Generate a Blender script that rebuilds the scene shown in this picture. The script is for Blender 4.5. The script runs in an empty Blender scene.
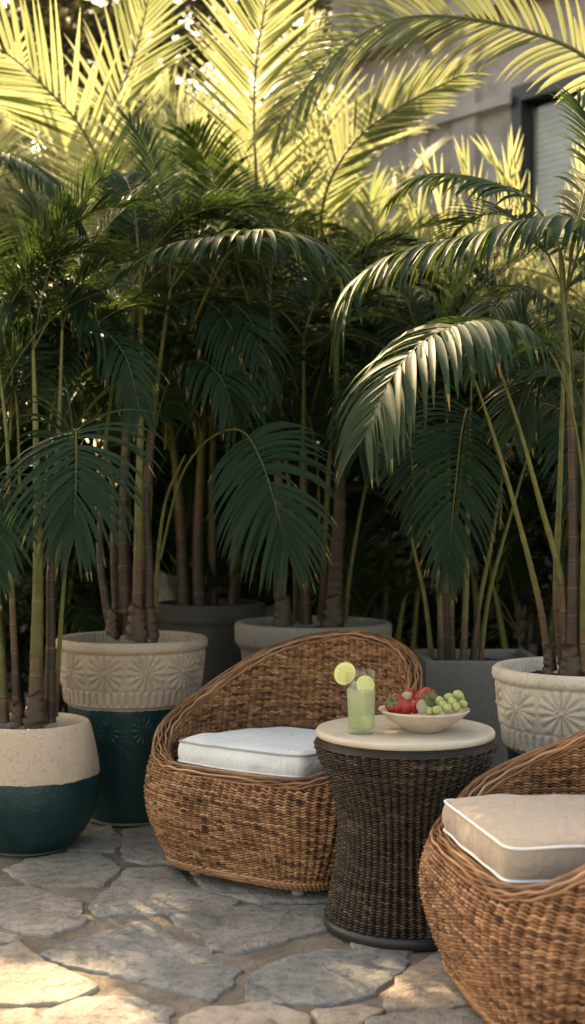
import bpy, math, random
import numpy as np
from mathutils import Vector, Matrix, noise as mnoise
random.seed(7); rng = np.random.default_rng(7)
S = bpy.context.scene
COL = S.collection
PI = math.pi
# ------------------------------------------------------------------ camera
CAMZ, FPX, HZ, CX = 1.16, 1250.0, 518.0, 292.5
cd = bpy.data.cameras.new('camera'); cam = bpy.data.objects.new('camera', cd); COL.objects.link(cam)
cam.location = (0, 0, CAMZ)
cam.rotation_euler = (math.radians(90) + math.atan((HZ - 512) / FPX), 0, 0)
cd.sensor_fit = 'VERTICAL'; cd.sensor_height = 36; cd.lens = FPX / 1024 * 36
cd.clip_start = 0.05; cd.clip_end = 600
cd.dof.use_dof = True; cd.dof.focus_distance = 3.75; cd.dof.aperture_fstop = 2.3
S.camera = cam
# ------------------------------------------------------------------ light
SUN_EL, SUN_AZ = 38.0, -32.0            # azimuth measured from +Y towards +X: behind the palms, to the left
sd = Vector((math.sin(math.radians(SUN_AZ)) * math.cos(math.radians(SUN_EL)),
             math.cos(math.radians(SUN_AZ)) * math.cos(math.radians(SUN_EL)), math.sin(math.radians(SUN_EL))))
W = bpy.data.worlds.new('World'); S.world = W; W.use_nodes = True
nt = W.node_tree; nt.nodes.clear()
sk = nt.nodes.new('ShaderNodeTexSky'); sk.sky_type = 'NISHITA'; sk.sun_disc = False
sk.sun_elevation = math.radians(SUN_EL); sk.sun_rotation = math.radians(SUN_AZ)
sk.dust_density = 3.0; sk.air_density = 1.0; sk.ozone_density = 1.0
bg = nt.nodes.new('ShaderNodeBackground'); bg.inputs[1].default_value = 0.148
wo = nt.nodes.new('ShaderNodeOutputWorld')
nt.links.new(sk.outputs[0], bg.inputs[0]); nt.links.new(bg.outputs[0], wo.inputs[0])
sl = bpy.data.lights.new('sun', 'SUN'); sl.energy = 3.2; sl.angle = math.radians(0.55); sl.color = (1.0, 0.90, 0.74)
so = bpy.data.objects.new('sun', sl); COL.objects.link(so)
so.rotation_euler = sd.to_track_quat('Z', 'Y').to_euler()
vs = S.view_settings
vs.view_transform = 'Standard'; vs.look = 'None'; vs.gamma = 1.0; vs.use_curve_mapping = False
vs.exposure = 2.15
try:
    vs.use_white_balance = True; vs.white_balance_temperature = 10600; vs.white_balance_tint = 10
except Exception:
    pass
try:
    S.cycles.max_bounces = 8; S.cycles.transparent_max_bounces = 12; S.cycles.diffuse_bounces = 3
    S.cycles.caustics_refractive = False; S.cycles.caustics_reflective = False
except Exception:
    pass

def at(px, py, d):
    return Vector(((px - CX) / FPX * d, d, CAMZ - (py - HZ) / FPX * d))

# ------------------------------------------------------------------ materials
def mat(name, build):
    m = bpy.data.materials.new(name); m.use_nodes = True
    t = m.node_tree; t.nodes.clear()
    out = t.nodes.new('ShaderNodeOutputMaterial')
    build(t, out); return m
def N(t, kind, **kw):
    n = t.nodes.new('ShaderNode' + kind)
    for k, v in kw.items():
        if k.startswith('i_'): n.inputs[k[2:].replace('_', ' ')].default_value = v
        else: setattr(n, k, v)
    return n
def ramp(t, fac, stops):
    r = t.nodes.new('ShaderNodeValToRGB'); e = r.color_ramp.elements
    while len(e) < len(stops): e.new(0.5)
    for q, (p, c) in zip(e, stops): q.position = p; q.color = (*c, 1)
    t.links.new(fac, r.inputs[0]); return r.outputs[0]
def noisef(t, scale, detail=4, rough=0.55, co='Object', dist=0.0, vec=None):
    n = N(t, 'TexNoise'); n.inputs['Scale'].default_value = scale; n.inputs['Detail'].default_value = detail
    n.inputs['Roughness'].default_value = rough; n.inputs['Distortion'].default_value = dist
    if vec is None:
        c = N(t, 'TexCoord'); vec = c.outputs[co]
    t.links.new(vec, n.inputs['Vector']); return n.outputs[0]
def mixc(t, f, a, b, mode='MIX'):
    m = N(t, 'Mix', data_type='RGBA', blend_type=mode)
    for s, v in ((m.inputs[0], f), (m.inputs[6], a), (m.inputs[7], b)):
        if isinstance(v, (int, float)): s.default_value = v
        elif isinstance(v, tuple): s.default_value = (*v, 1)
        else: t.links.new(v, s)
    return m.outputs[2]
def bump(t, h, strength, dist, nrm=None):
    b = N(t, 'Bump'); b.inputs['Strength'].default_value = strength; b.inputs['Distance'].default_value = dist
    t.links.new(h, b.inputs['Height'])
    if nrm is not None: t.links.new(nrm, b.inputs['Normal'])
    return b.outputs[0]
def prin(t, out, col, rough=0.6, nrm=None, spec=0.5, **kw):
    p = N(t, 'BsdfPrincipled')
    if isinstance(col, tuple): p.inputs['Base Color'].default_value = (*col, 1)
    else: t.links.new(col, p.inputs['Base Color'])
    if isinstance(rough, (int, float)): p.inputs['Roughness'].default_value = rough
    else: t.links.new(rough, p.inputs['Roughness'])
    p.inputs['Specular IOR Level'].default_value = spec
    for k, v in kw.items(): p.inputs[k].default_value = v
    if nrm is not None: t.links.new(nrm, p.inputs['Normal'])
    if out is not None: t.links.new(p.outputs[0], out.inputs[0])
    return p
def tint(t):
    a = N(t, 'Attribute', attribute_name='tint'); return a.outputs['Fac']

def leaf_mat(name, c0, c1, tr, trans=0.42, rough=0.38, spec=0.5):
    def b(t, out):
        oi = N(t, 'ObjectInfo')
        a = N(t, 'Math', operation='MULTIPLY_ADD'); t.links.new(tint(t), a.inputs[0]); a.inputs[1].default_value = 0.6
        m = N(t, 'Math', operation='MULTIPLY'); t.links.new(oi.outputs['Random'], m.inputs[0]); m.inputs[1].default_value = 0.4
        t.links.new(m.outputs[0], a.inputs[2])
        col = mixc(t, a.outputs[0], c0, c1)
        # dry tips: tint above 1 marks them
        g = N(t, 'Math', operation='GREATER_THAN'); t.links.new(tint(t), g.inputs[0]); g.inputs[1].default_value = 1.5
        col = mixc(t, g.outputs[0], col, (0.22, 0.13, 0.05))
        n = noisef(t, 60, 3)
        p = prin(t, None, col, rough, bump(t, n, 0.15, 0.002), spec)
        tn = N(t, 'BsdfTranslucent')
        trc = mixc(t, a.outputs[0], (tr[0] * .48, tr[1] * .60, tr[2] * .40), tr)
        t.links.new(trc, tn.inputs[0])
        mx = N(t, 'MixShader'); mx.inputs[0].default_value = trans
        t.links.new(p.outputs[0], mx.inputs[1]); t.links.new(tn.outputs[0], mx.inputs[2]); t.links.new(mx.outputs[0], out.inputs[0])
    return mat(name, b)
M = {}
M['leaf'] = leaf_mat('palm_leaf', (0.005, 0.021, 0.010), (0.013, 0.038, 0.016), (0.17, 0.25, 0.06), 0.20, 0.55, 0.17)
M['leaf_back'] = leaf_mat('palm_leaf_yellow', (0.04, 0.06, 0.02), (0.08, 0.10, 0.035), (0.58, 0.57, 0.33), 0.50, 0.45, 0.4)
M['leaf_tree'] = leaf_mat('tree_leaf', (0.03, 0.035, 0.018), (0.06, 0.055, 0.03), (0.28, 0.25, 0.11), 0.28, 0.5, 0.3)
M['leaf_bush'] = leaf_mat('bush_leaf', (0.008, 0.014, 0.008), (0.015, 0.026, 0.012), (0.20, 0.22, 0.08), 0.14, 0.6, 0.2)  # leaf colour darkened to carry the shade of the area behind the pots
def b(t, out):
    col = ramp(t, tint(t), [(0.0, (0.02, 0.013, 0.009)), (0.22, (0.08, 0.043, 0.022)), (0.42, (0.12, 0.074, 0.034)), (0.55, (0.085, 0.082, 0.020)), (1.0, (0.115, 0.12, 0.028))])
    n = noisef(t, 22, 5, 0.6)
    col = mixc(t, n, col, (0.09, 0.06, 0.035), 'MIX') if False else mixc(t, 0.55, col, ramp(t, n, [(0.3, (0.35, 0.3, 0.25)), (0.62, (1.25, 1.2, 1.1))]), 'MULTIPLY')
    prin(t, out, col, 0.5, bump(t, noisef(t, 70, 4), 0.5, 0.004), 0.35)
M['cane'] = mat('palm_cane', b)
def b(t, out):
    col = ramp(t, noisef(t, 45, 6, 0.7), [(0.3, (0.016, 0.011, 0.008)), (0.6, (0.06, 0.04, 0.027)), (0.75, (0.12, 0.085, 0.055))])
    prin(t, out, col, 0.95, bump(t, noisef(t, 60, 5, 0.7), 1.0, 0.02), 0.2)
M['soil'] = mat('potting_soil', b)
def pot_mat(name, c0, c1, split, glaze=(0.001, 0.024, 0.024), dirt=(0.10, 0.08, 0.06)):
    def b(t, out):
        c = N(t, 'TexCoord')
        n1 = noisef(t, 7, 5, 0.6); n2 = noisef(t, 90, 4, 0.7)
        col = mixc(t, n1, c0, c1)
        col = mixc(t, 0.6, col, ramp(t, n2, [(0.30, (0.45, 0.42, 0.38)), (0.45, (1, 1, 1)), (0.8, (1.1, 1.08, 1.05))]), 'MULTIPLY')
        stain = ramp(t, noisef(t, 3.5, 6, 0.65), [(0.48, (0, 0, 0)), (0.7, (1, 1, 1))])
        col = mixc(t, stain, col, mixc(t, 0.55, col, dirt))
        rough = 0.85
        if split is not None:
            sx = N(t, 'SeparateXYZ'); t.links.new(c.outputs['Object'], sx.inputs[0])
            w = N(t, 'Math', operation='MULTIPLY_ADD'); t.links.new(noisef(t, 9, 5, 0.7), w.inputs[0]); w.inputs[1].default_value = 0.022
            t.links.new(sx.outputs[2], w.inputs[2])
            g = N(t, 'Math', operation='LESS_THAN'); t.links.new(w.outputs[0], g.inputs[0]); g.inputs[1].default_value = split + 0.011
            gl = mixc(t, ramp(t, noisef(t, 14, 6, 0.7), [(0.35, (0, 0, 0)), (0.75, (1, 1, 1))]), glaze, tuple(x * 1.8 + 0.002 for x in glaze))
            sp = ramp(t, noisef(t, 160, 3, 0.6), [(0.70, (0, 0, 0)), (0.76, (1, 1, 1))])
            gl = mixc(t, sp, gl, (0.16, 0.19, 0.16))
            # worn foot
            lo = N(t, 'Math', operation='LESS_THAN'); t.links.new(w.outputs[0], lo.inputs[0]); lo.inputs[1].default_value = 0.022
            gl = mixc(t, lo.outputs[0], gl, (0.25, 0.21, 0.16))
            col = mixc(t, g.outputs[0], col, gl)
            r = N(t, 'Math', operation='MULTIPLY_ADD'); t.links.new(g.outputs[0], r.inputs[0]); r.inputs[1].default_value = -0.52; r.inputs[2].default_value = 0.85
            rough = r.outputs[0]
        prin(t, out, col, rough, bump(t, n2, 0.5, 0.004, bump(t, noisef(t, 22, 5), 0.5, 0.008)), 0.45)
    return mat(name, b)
M['pot_carved'] = pot_mat('carved_clay', (0.30, 0.22, 0.16), (0.45, 0.35, 0.265), 0.445)
M['pot_pale'] = pot_mat('pale_carved_clay', (0.46, 0.38, 0.30), (0.66, 0.57, 0.46), 0.445)
M['pot_ball'] = pot_mat('sandy_clay', (0.46, 0.33, 0.235), (0.62, 0.47, 0.35), 0.262)
M['pot_grey'] = pot_mat('grey_clay', (0.19, 0.168, 0.145), (0.30, 0.265, 0.23), None)
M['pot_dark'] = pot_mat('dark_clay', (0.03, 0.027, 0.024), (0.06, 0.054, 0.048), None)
M['concrete'] = pot_mat('dark_concrete', (0.11, 0.098, 0.086), (0.20, 0.18, 0.16), None)
def wick(name, stops, rough=0.5):
    def b(t, out):
        n = noisef(t, 9, 3, 0.6)
        a = N(t, 'Math', operation='MULTIPLY_ADD'); t.links.new(n, a.inputs[0]); a.inputs[1].default_value = 0.5
        m = N(t, 'Math', operation='MULTIPLY_ADD'); t.links.new(tint(t), m.inputs[0]); m.inputs[1].default_value = 0.75; m.inputs[2].default_value = -0.12
        t.links.new(m.outputs[0], a.inputs[2])
        col = ramp(t, a.outputs[0], stops)
        prin(t, out, col, rough, bump(t, noisef(t, 260, 3), 0.3, 0.001), 0.4)
    return mat(name, b)
M['wicker'] = wick('honey_wicker', [(0.08, (0.035, 0.013, 0.007)), (0.33, (0.165, 0.068, 0.030)), (0.58, (0.35, 0.160, 0.074)), (0.90, (0.56, 0.30, 0.155))])
M['wicker_dark'] = wick('dark_wicker', [(0.1, (0.012, 0.008, 0.006)), (0.45, (0.032, 0.019, 0.012)), (0.72, (0.07, 0.043, 0.025)), (0.95, (0.15, 0.092, 0.05))], 0.42)
M['core'] = mat('wicker_shade_backing', lambda t, o: prin(t, o, (0.014, 0.007, 0.004), 0.9))  # near-black behind the chair strands; its colour supplies shade in the gaps
M['shade_backing_dark'] = mat('dark_wicker_shade_backing', lambda t, o: prin(t, o, (0.010, 0.007, 0.006), 0.9))  # same for the table: shade between strands put into the backing colour
M['base_ring'] = mat('black_base', lambda t, o: prin(t, o, (0.022, 0.020, 0.019), 0.45))
M['foot'] = mat('plastic_foot', lambda t, o: prin(t, o, (0.36, 0.33, 0.28), 0.6))
def fabric(name, c):
    def b(t, out):
        w = noisef(t, 420, 2, 0.5); l = noisef(t, 6, 4, 0.6)
        col = mixc(t, 0.5, c, ramp(t, l, [(0.3, (0.82, 0.81, 0.79)), (0.7, (1.05, 1.05, 1.05))]), 'MULTIPLY')
        mp = N(t, 'Mapping'); mp.inputs['Scale'].default_value = (34, 34, 5); tc_ = N(t, 'TexCoord'); t.links.new(tc_.outputs['Object'], mp.inputs[0])
        pk = N(t, 'TexNoise'); pk.inputs['Scale'].default_value = 1.0; pk.inputs['Detail'].default_value = 3; t.links.new(mp.outputs[0], pk.inputs['Vector'])
        pb = bump(t, ramp(t, pk.outputs[0], [(0.35, (0, 0, 0)), (0.6, (1, 1, 1))]), 0.30, 0.006)
        p = prin(t, out, col, 0.9, bump(t, w, 0.4, 0.0016, bump(t, noisef(t, 9, 4, 0.55, dist=1.2), 0.55, 0.025, pb)), 0.2)
        p.inputs['Sheen Weight'].default_value = 0.25
    return mat(name, b)
M['white_fabric'] = fabric('white_canvas', (0.74, 0.73, 0.72))
M['beige_fabric'] = fabric('beige_canvas', (0.40, 0.31, 0.24))
M['pipe_white'] = mat('white_piping', lambda t, o: prin(t, o, (0.80, 0.79, 0.77), 0.8, spec=0.2))
M['pipe_grey'] = mat('grey_piping', lambda t, o: prin(t, o, (0.40, 0.38, 0.36), 0.8, spec=0.2))
def b(t, out):
    col = ramp(t, noisef(t, 12, 6, 0.65), [(0.3, (0.50, 0.42, 0.32)), (0.7, (0.63, 0.55, 0.44))])
    col = mixc(t, 0.5, col, ramp(t, noisef(t, 130, 4, 0.7), [(0.32, (0.72, 0.68, 0.62)), (0.45, (1, 1, 1))]), 'MULTIPLY')
    prin(t, out, col, 0.46, bump(t, noisef(t, 50, 4), 0.15, 0.002), 0.4)
M['top_stone'] = mat('cream_stone', b)
def b(t, out):
    col = ramp(t, noisef(t, 40, 5, 0.6), [(0.3, (0.50, 0.40, 0.32)), (0.7, (0.60, 0.51, 0.42))])
    prin(t, out, col, 0.5, bump(t, noisef(t, 80, 3), 0.15, 0.002), 0.4)
M['bowl'] = mat('stoneware', b)
def b(t, out):
    c = N(t, 'TexCoord'); geo = N(t, 'NewGeometry')
    n1 = noisef(t, 3.2, 7, 0.68, co='Object'); n2 = noisef(t, 26, 6, 0.72); n3 = noisef(t, 130, 4, 0.7)
    grey = ramp(t, n1, [(0.28, (0.14, 0.14, 0.138)), (0.5, (0.26, 0.258, 0.25)), (0.72, (0.42, 0.405, 0.385))])
    beige = ramp(t, n1, [(0.28, (0.26, 0.20, 0.155)), (0.5, (0.42, 0.345, 0.28)), (0.72, (0.56, 0.48, 0.40))])
    f = N(t, 'Math', operation='MULTIPLY_ADD'); t.links.new(n1, f.inputs[0]); f.inputs[1].default_value = 0.7
    m = N(t, 'Math', operation='MULTIPLY_ADD'); t.links.new(tint(t), m.inputs[0]); m.inputs[1].default_value = 1.5; m.inputs[2].default_value = -0.42
    t.links.new(m.outputs[0], f.inputs[2]); f.use_clamp = True
    col = mixc(t, f.outputs[0], grey, beige)
    col = mixc(t, 0.85, col, ramp(t, n2, [(0.3, (0.45, 0.43, 0.41)), (0.5, (1, 1, 1)), (0.75, (1.2, 1.17, 1.12))]), 'MULTIPLY')
    vo = N(t, 'TexVoronoi', feature='DISTANCE_TO_EDGE'); vo.inputs['Scale'].default_value = 5.0
    vm = N(t, 'VectorMath', operation='ADD'); nn_ = N(t, 'TexNoise'); nn_.inputs['Scale'].default_value = 6; nn_.inputs['Detail'].default_value = 5; t.links.new(c.outputs['Object'], nn_.inputs['Vector'])
    vs_ = N(t, 'VectorMath', operation='SCALE'); t.links.new(nn_.outputs['Color'], vs_.inputs[0]); vs_.inputs['Scale'].default_value = 0.35
    t.links.new(c.outputs['Object'], vm.inputs[0]); t.links.new(vs_.outputs[0], vm.inputs[1]); t.links.new(vm.outputs[0], vo.inputs['Vector'])
    col = mixc(t, 0.6, col, ramp(t, vo.outputs['Distance'], [(0.0, (0.35, 0.32, 0.3)), (0.006, (0.8, 0.8, 0.78)), (0.02, (1, 1, 1))]), 'MULTIPLY')
    col = mixc(t, ramp(t, noisef(t, 9, 5, 0.7, dist=1.2), [(0.55, (0, 0, 0)), (0.72, (0.7, 0.7, 0.7))]), col, (0.34, 0.27, 0.19))
    nb = bump(t, n3, 0.6, 0.005, bump(t, n2, 0.9, 0.015, bump(t, noisef(t, 7, 6, 0.7, dist=1.4), 0.8, 0.03)))
    prin(t, out, col, 0.78, nb, 0.3)
M['flag'] = mat('flagstone', b)
def b(t, out):
    n1 = noisef(t, 5, 7, 0.7); n2 = noisef(t, 140, 5, 0.75)
    col = ramp(t, n1, [(0.3, (0.14, 0.112, 0.09)), (0.5, (0.22, 0.18, 0.145)), (0.7, (0.32, 0.27, 0.22))])
    col = mixc(t, 0.6, col, ramp(t, n2, [(0.3, (0.55, 0.53, 0.5)), (0.6, (1.1, 1.08, 1.05))]), 'MULTIPLY')
    prin(t, out, col, 0.95, bump(t, n2, 0.6, 0.006, bump(t, noisef(t, 20, 5), 0.8, 0.02)), 0.2)
M['mortar'] = mat('sandy_mortar', b)
def b(t, out):
    n1 = noisef(t, 3, 7, 0.65); n2 = noisef(t, 30, 5, 0.7)
    col = mixc(t, tint(t), (0.13, 0.11, 0.09), (0.34, 0.28, 0.22))
    col = mixc(t, 0.7, col, ramp(t, n2, [(0.3, (0.5, 0.5, 0.5)), (0.65, (1.2, 1.15, 1.1))]), 'MULTIPLY')
    prin(t, out, col, 0.9, bump(t, n2, 0.9, 0.02, bump(t, n1, 0.6, 0.05)), 0.2)
M['rock'] = mat('wall_stone', b)
def b(t, out):
    n1 = noisef(t, 1.2, 7, 0.65); n2 = noisef(t, 40, 5, 0.7)
    col = ramp(t, n1, [(0.3, (0.30, 0.265, 0.245)), (0.55, (0.42, 0.38, 0.355)), (0.75, (0.52, 0.48, 0.45))])
    col = mixc(t, 0.6, col, ramp(t, noisef(t, 4, 6, 0.7), [(0.35, (0.6, 0.57, 0.55)), (0.6, (1.1, 1.08, 1.06))]), 'MULTIPLY')
    prin(t, out, col, 0.9, bump(t, n2, 0.8, 0.02), 0.2)
M['plaster'] = mat('house_plaster', b)
M['frame'] = mat('window_frame_paint', lambda t, o: prin(t, o, (0.018, 0.020, 0.024), 0.4))
def b(t, out):
    col = ramp(t, noisef(t, 5, 4), [(0.3, (0.30, 0.27, 0.24)), (0.7, (0.42, 0.39, 0.34))]); prin(t, out, col, 0.7)
M['blind'] = mat('blind_slats', b)
M['glass_pane'] = mat('window_glass', lambda t, o: prin(t, o, (0.9, 0.92, 0.92), 0.05, spec=0.5, **{'Transmission Weight': 1.0, 'IOR': 1.1}))
def b(t, out):
    col = ramp(t, noisef(t, 30, 6, 0.7), [(0.3, (0.05, 0.035, 0.025)), (0.7, (0.16, 0.12, 0.085))])
    prin(t, out, col, 0.9, bump(t, noisef(t, 40, 5, 0.7), 1.0, 0.03), 0.2)
M['bark'] = mat('tree_bark', b)
def b(t, out):
    tp = N(t, 'BsdfTransparent'); tp.inputs[0].default_value = (0.95, 0.97, 0.95, 1); gl = N(t, 'BsdfGlossy'); gl.inputs['Roughness'].default_value = 0.03
    lw = N(t, 'LayerWeight'); lw.inputs[0].default_value = 0.25; fr_ = ramp(t, lw.outputs['Facing'], [(0.0, (.04,) * 3), (0.7, (.10,) * 3), (1.0, (.55,) * 3)])
    mx = N(t, 'MixShader'); t.links.new(fr_, mx.inputs[0]); t.links.new(tp.outputs[0], mx.inputs[1]); t.links.new(gl.outputs[0], mx.inputs[2]); t.links.new(mx.outputs[0], out.inputs[0])
M['glass'] = mat('clear_glass', b)
M['glass_pane'] = mat('window_glass', b)
def b(t, out):
    c = N(t, 'TexCoord'); sx = N(t, 'SeparateXYZ'); t.links.new(c.outputs['Object'], sx.inputs[0])
    mr = N(t, 'MapRange'); t.links.new(sx.outputs[2], mr.inputs[0]); mr.inputs[1].default_value = 0.02; mr.inputs[2].default_value = 0.135
    col = ramp(t, mr.outputs[0], [(0.0, (0.60, 0.68, 0.36)), (0.55, (0.68, 0.74, 0.48)), (1.0, (0.78, 0.80, 0.70))])
    p = prin(t, None, col, 0.15, None, 0.5)
    p.inputs['Subsurface Weight'].default_value = 0.0
    tn = N(t, 'BsdfTranslucent'); t.links.new(col, tn.inputs[0])
    tp = N(t, 'BsdfTransparent')
    m1 = N(t, 'MixShader'); m1.inputs[0].default_value = 0.45; t.links.new(p.outputs[0], m1.inputs[1]); t.links.new(tn.outputs[0], m1.inputs[2])
    m2 = N(t, 'MixShader'); m2.inputs[0].default_value = 0.42; t.links.new(m1.outputs[0], m2.inputs[1]); t.links.new(tp.outputs[0], m2.inputs[2])
    t.links.new(m2.outputs[0], out.inputs[0])
M['drink'] = mat('limeade', b)
M['ice'] = mat('ice', lambda t, o: prin(t, o, (0.85, 0.92, 0.85), 0.15, spec=0.5, **{'Transmission Weight': 0.6, 'IOR': 1.31}))
def b(t, out):
    c = N(t, 'TexCoord'); sx = N(t, 'SeparateXYZ'); t.links.new(c.outputs['Object'], sx.inputs[0])
    # lime slice lies in its local XZ plane
    at2 = N(t, 'Math', operation='ARCTAN2'); t.links.new(sx.outputs[2], at2.inputs[0]); t.links.new(sx.outputs[0], at2.inputs[1])
    k = N(t, 'Math', operation='MULTIPLY'); t.links.new(at2.outputs[0], k.inputs[0]); k.inputs[1].default_value = 4.0
    cs = N(t, 'Math', operation='COSINE'); t.links.new(k.outputs[0], cs.inputs[0])
    ab = N(t, 'Math', operation='ABSOLUTE'); t.links.new(cs.outputs[0], ab.inputs[0])
    seg = ramp(t, ab.outputs[0], [(0.0, (0.80, 0.80, 0.42)), (0.16, (0.84, 0.80, 0.50)), (0.30, (0.68, 0.64, 0.20)), (1.0, (0.74, 0.69, 0.27))])
    cb = N(t, 'CombineXYZ'); t.links.new(sx.outputs[0], cb.inputs[0]); t.links.new(sx.outputs[2], cb.inputs[1])
    ln = N(t, 'VectorMath', operation='LENGTH'); t.links.new(cb.outputs[0], ln.inputs[0])
    rr = N(t, 'Math', operation='DIVIDE'); t.links.new(ln.outputs['Value'], rr.inputs[0]); rr.inputs[1].default_value = 0.033
    g1 = N(t, 'Math', operation='GREATER_THAN'); t.links.new(rr.outputs[0], g1.inputs[0]); g1.inputs[1].default_value = 0.82
    g2 = N(t, 'Math', operation='GREATER_THAN'); t.links.new(rr.outputs[0], g2.inputs[0]); g2.inputs[1].default_value = 0.93
    col = mixc(t, g1.outputs[0], seg, (0.82, 0.83, 0.48)); col = mixc(t, g2.outputs[0], col, (0.56, 0.58, 0.08))
    prin(t, out, col, 0.3, bump(t, noisef(t, 300, 2), 0.2, 0.001), 0.5)
M['lime'] = mat('lime_flesh', b)
def b(t, out):
    v = N(t, 'TexVoronoi'); v.inputs['Scale'].default_value = 190
    c = N(t, 'TexCoord'); t.links.new(c.outputs['Object'], v.inputs['Vector'])
    sp = ramp(t, v.outputs['Distance'], [(0.0, (0.62, 0.45, 0.14)), (0.16, (0.50, 0.16, 0.05)), (0.28, (1, 1, 1))])
    col = mixc(t, noisef(t, 25, 3), (0.28, 0.012, 0.010), (0.40, 0.035, 0.02))
    col = mixc(t, 1.0, sp, col, 'MULTIPLY')
    prin(t, out, col, 0.32, bump(t, v.outputs['Distance'], 0.5, 0.003), 0.5)
M['berry'] = mat('strawberry_skin', b)
M['calyx'] = mat('strawberry_leaf', lambda t, o: prin(t, o, (0.10, 0.14, 0.04), 0.6))
M['husk'] = mat('dry_husk', lambda t, o: prin(t, o, (0.33, 0.27, 0.17), 0.7))
def b(t, out):
    col = mixc(t, noisef(t, 30, 3), (0.30, 0.34, 0.10), (0.44, 0.46, 0.19))
    p = prin(t, out, col, 0.28, None, 0.5); p.inputs['Subsurface Weight'].default_value = 0.3
    p.inputs['Subsurface Radius'].default_value = (0.01, 0.012, 0.004)
M['grape'] = mat('grape_skin', b)
M['stem_green'] = mat('grape_stem', lambda t, o: prin(t, o, (0.20, 0.20, 0.07), 0.6))

# ------------------------------------------------------------------ mesh helpers
class MB:
    def __init__(s): s.v = []; s.f = []; s.t = []; s.m = []; s.n = 0
    def add(s, v, f, t=0.5, m=0):
        v = np.asarray(v, dtype=np.float64).reshape(-1, 3); f = np.asarray(f, dtype=np.int64)
        k = len(f)
        s.v.append(v); s.f.append(f + s.n); s.n += len(v)
        s.t.append(np.full(k, t, dtype=np.float32) if np.isscalar(t) else np.asarray(t, dtype=np.float32))
        s.m.append(np.full(k, m, dtype=np.int32))
    def mesh(s, name, mats, smooth=True):
        me = bpy.data.meshes.new(name)
        V = np.concatenate(s.v); me.vertices.add(len(V)); me.vertices.foreach_set('co', V.ravel())
        loops = np.concatenate([f.ravel() for f in s.f]); sizes = np.concatenate([np.full(len(f), f.shape[1]) for f in s.f])
        starts = np.concatenate([[0], np.cumsum(sizes)[:-1]])
        me.loops.add(len(loops)); me.loops.foreach_set('vertex_index', loops.astype(np.int32))
        me.polygons.add(len(sizes)); me.polygons.foreach_set('loop_start', starts.astype(np.int32))
        me.polygons.foreach_set('loop_total', sizes.astype(np.int32))
        me.polygons.foreach_set('material_index', np.concatenate(s.m))
        me.polygons.foreach_set('use_smooth', np.full(len(sizes), smooth))
        for m in (mats if isinstance(mats, (list, tuple)) else [mats]): me.materials.append(m)
        me.update(calc_edges=True); me.validate()
        a = me.attributes.new('tint', 'FLOAT', 'FACE')
        if len(me.polygons) == len(sizes): a.data.foreach_set('value', np.concatenate(s.t))
        return me
    def build(s, name, mats, parent=None, smooth=True, loc=None, rot=None):
        return link(name, s.mesh(name, mats, smooth), parent, loc, rot)
def link(name, me, parent=None, loc=None, rot=None):
    o = bpy.data.objects.new(name, me); COL.objects.link(o)
    if parent: o.parent = parent
    if loc is not None: o.location = loc
    if rot is not None: o.rotation_euler = rot
    return o
def tag(o, label=None, cat=None, group=None, kind=None):
    if label: o['label'] = label
    if cat: o['category'] = cat
    if group: o['group'] = group
    if kind: o['kind'] = kind
    return o
def empty(name, loc=(0, 0, 0), rz=0):
    o = bpy.data.objects.new(name, None); COL.objects.link(o); o.location = loc; o.rotation_euler = (0, 0, rz)
    o.empty_display_size = 0.1; return o
def grid_faces(nu, nv, closeu=False, closev=False):
    iu = np.arange(nu if closeu else nu - 1); iv = np.arange(nv if closev else nv - 1)
    A, B = np.meshgrid(iu, iv, indexing='ij'); A2 = (A + 1) % nu; B2 = (B + 1) % nv
    return np.stack([A * nv + B, A2 * nv + B, A2 * nv + B2, A * nv + B2], -1).reshape(-1, 4)
def tube(mb, pts, r, n=6, t=0.5, closed=False, m=0, caps=True, flat=None, nref=None):
    P = np.asarray(pts, float); k = len(P); r = np.broadcast_to(np.asarray(r, float), (k,))
    T = np.roll(P, -1, 0) - np.roll(P, 1, 0)
    if not closed: T[0] = P[1] - P[0]; T[-1] = P[-1] - P[-2]
    T /= np.linalg.norm(T, axis=1, keepdims=True) + 1e-12
    if nref is None:
        ref = np.tile([0.13, 0.21, 1.0], (k, 1)) if abs(T[:, 2]).mean() < 0.7 else np.tile([1.0, 0.17, 0.05], (k, 1))
    else: ref = nref
    A = np.cross(T, ref); A /= np.linalg.norm(A, axis=1, keepdims=True) + 1e-12
    B = np.cross(A, T)
    an = np.arange(n) * 2 * PI / n
    ra, rb = (1, 1) if flat is None else flat
    ring = P[:, None, :] + r[:, None, None] * (ra * np.cos(an)[None, :, None] * A[:, None, :] + rb * np.sin(an)[None, :, None] * B[:, None, :])
    F = grid_faces(k, n, closed, True)
    tt = t
    if not np.isscalar(t): tt = np.repeat(np.asarray(t)[:(k if closed else k - 1)], n)
    mb.add(ring.reshape(-1, 3), F, tt, m)
    if caps and not closed:
        base = mb.n - k * n
        for idx in (np.arange(n)[::-1], (k - 1) * n + np.arange(n)):
            mb.f.append((idx + base).reshape(1, -1)); mb.t.append(np.array([0.5 if not np.isscalar(t) else t], np.float32)); mb.m.append(np.array([m], np.int32))
def lathe(mb, prof, n=64, t=0.5, m=0, cx=0, cy=0, disp=None):
    P = np.asarray(prof, float); th = np.arange(n) * 2 * PI / n
    R = np.repeat(P[None, :, 0], n, 0); Z = np.repeat(P[None, :, 1], n, 0); TH = np.repeat(th[:, None], len(P), 1)
    if disp is not None: R = R + disp(TH, Z, R)
    V = np.stack([cx + R * np.cos(TH), cy + R * np.sin(TH), Z], -1).reshape(-1, 3)
    mb.add(V, grid_faces(n, len(P), True, False), t, m)
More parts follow.
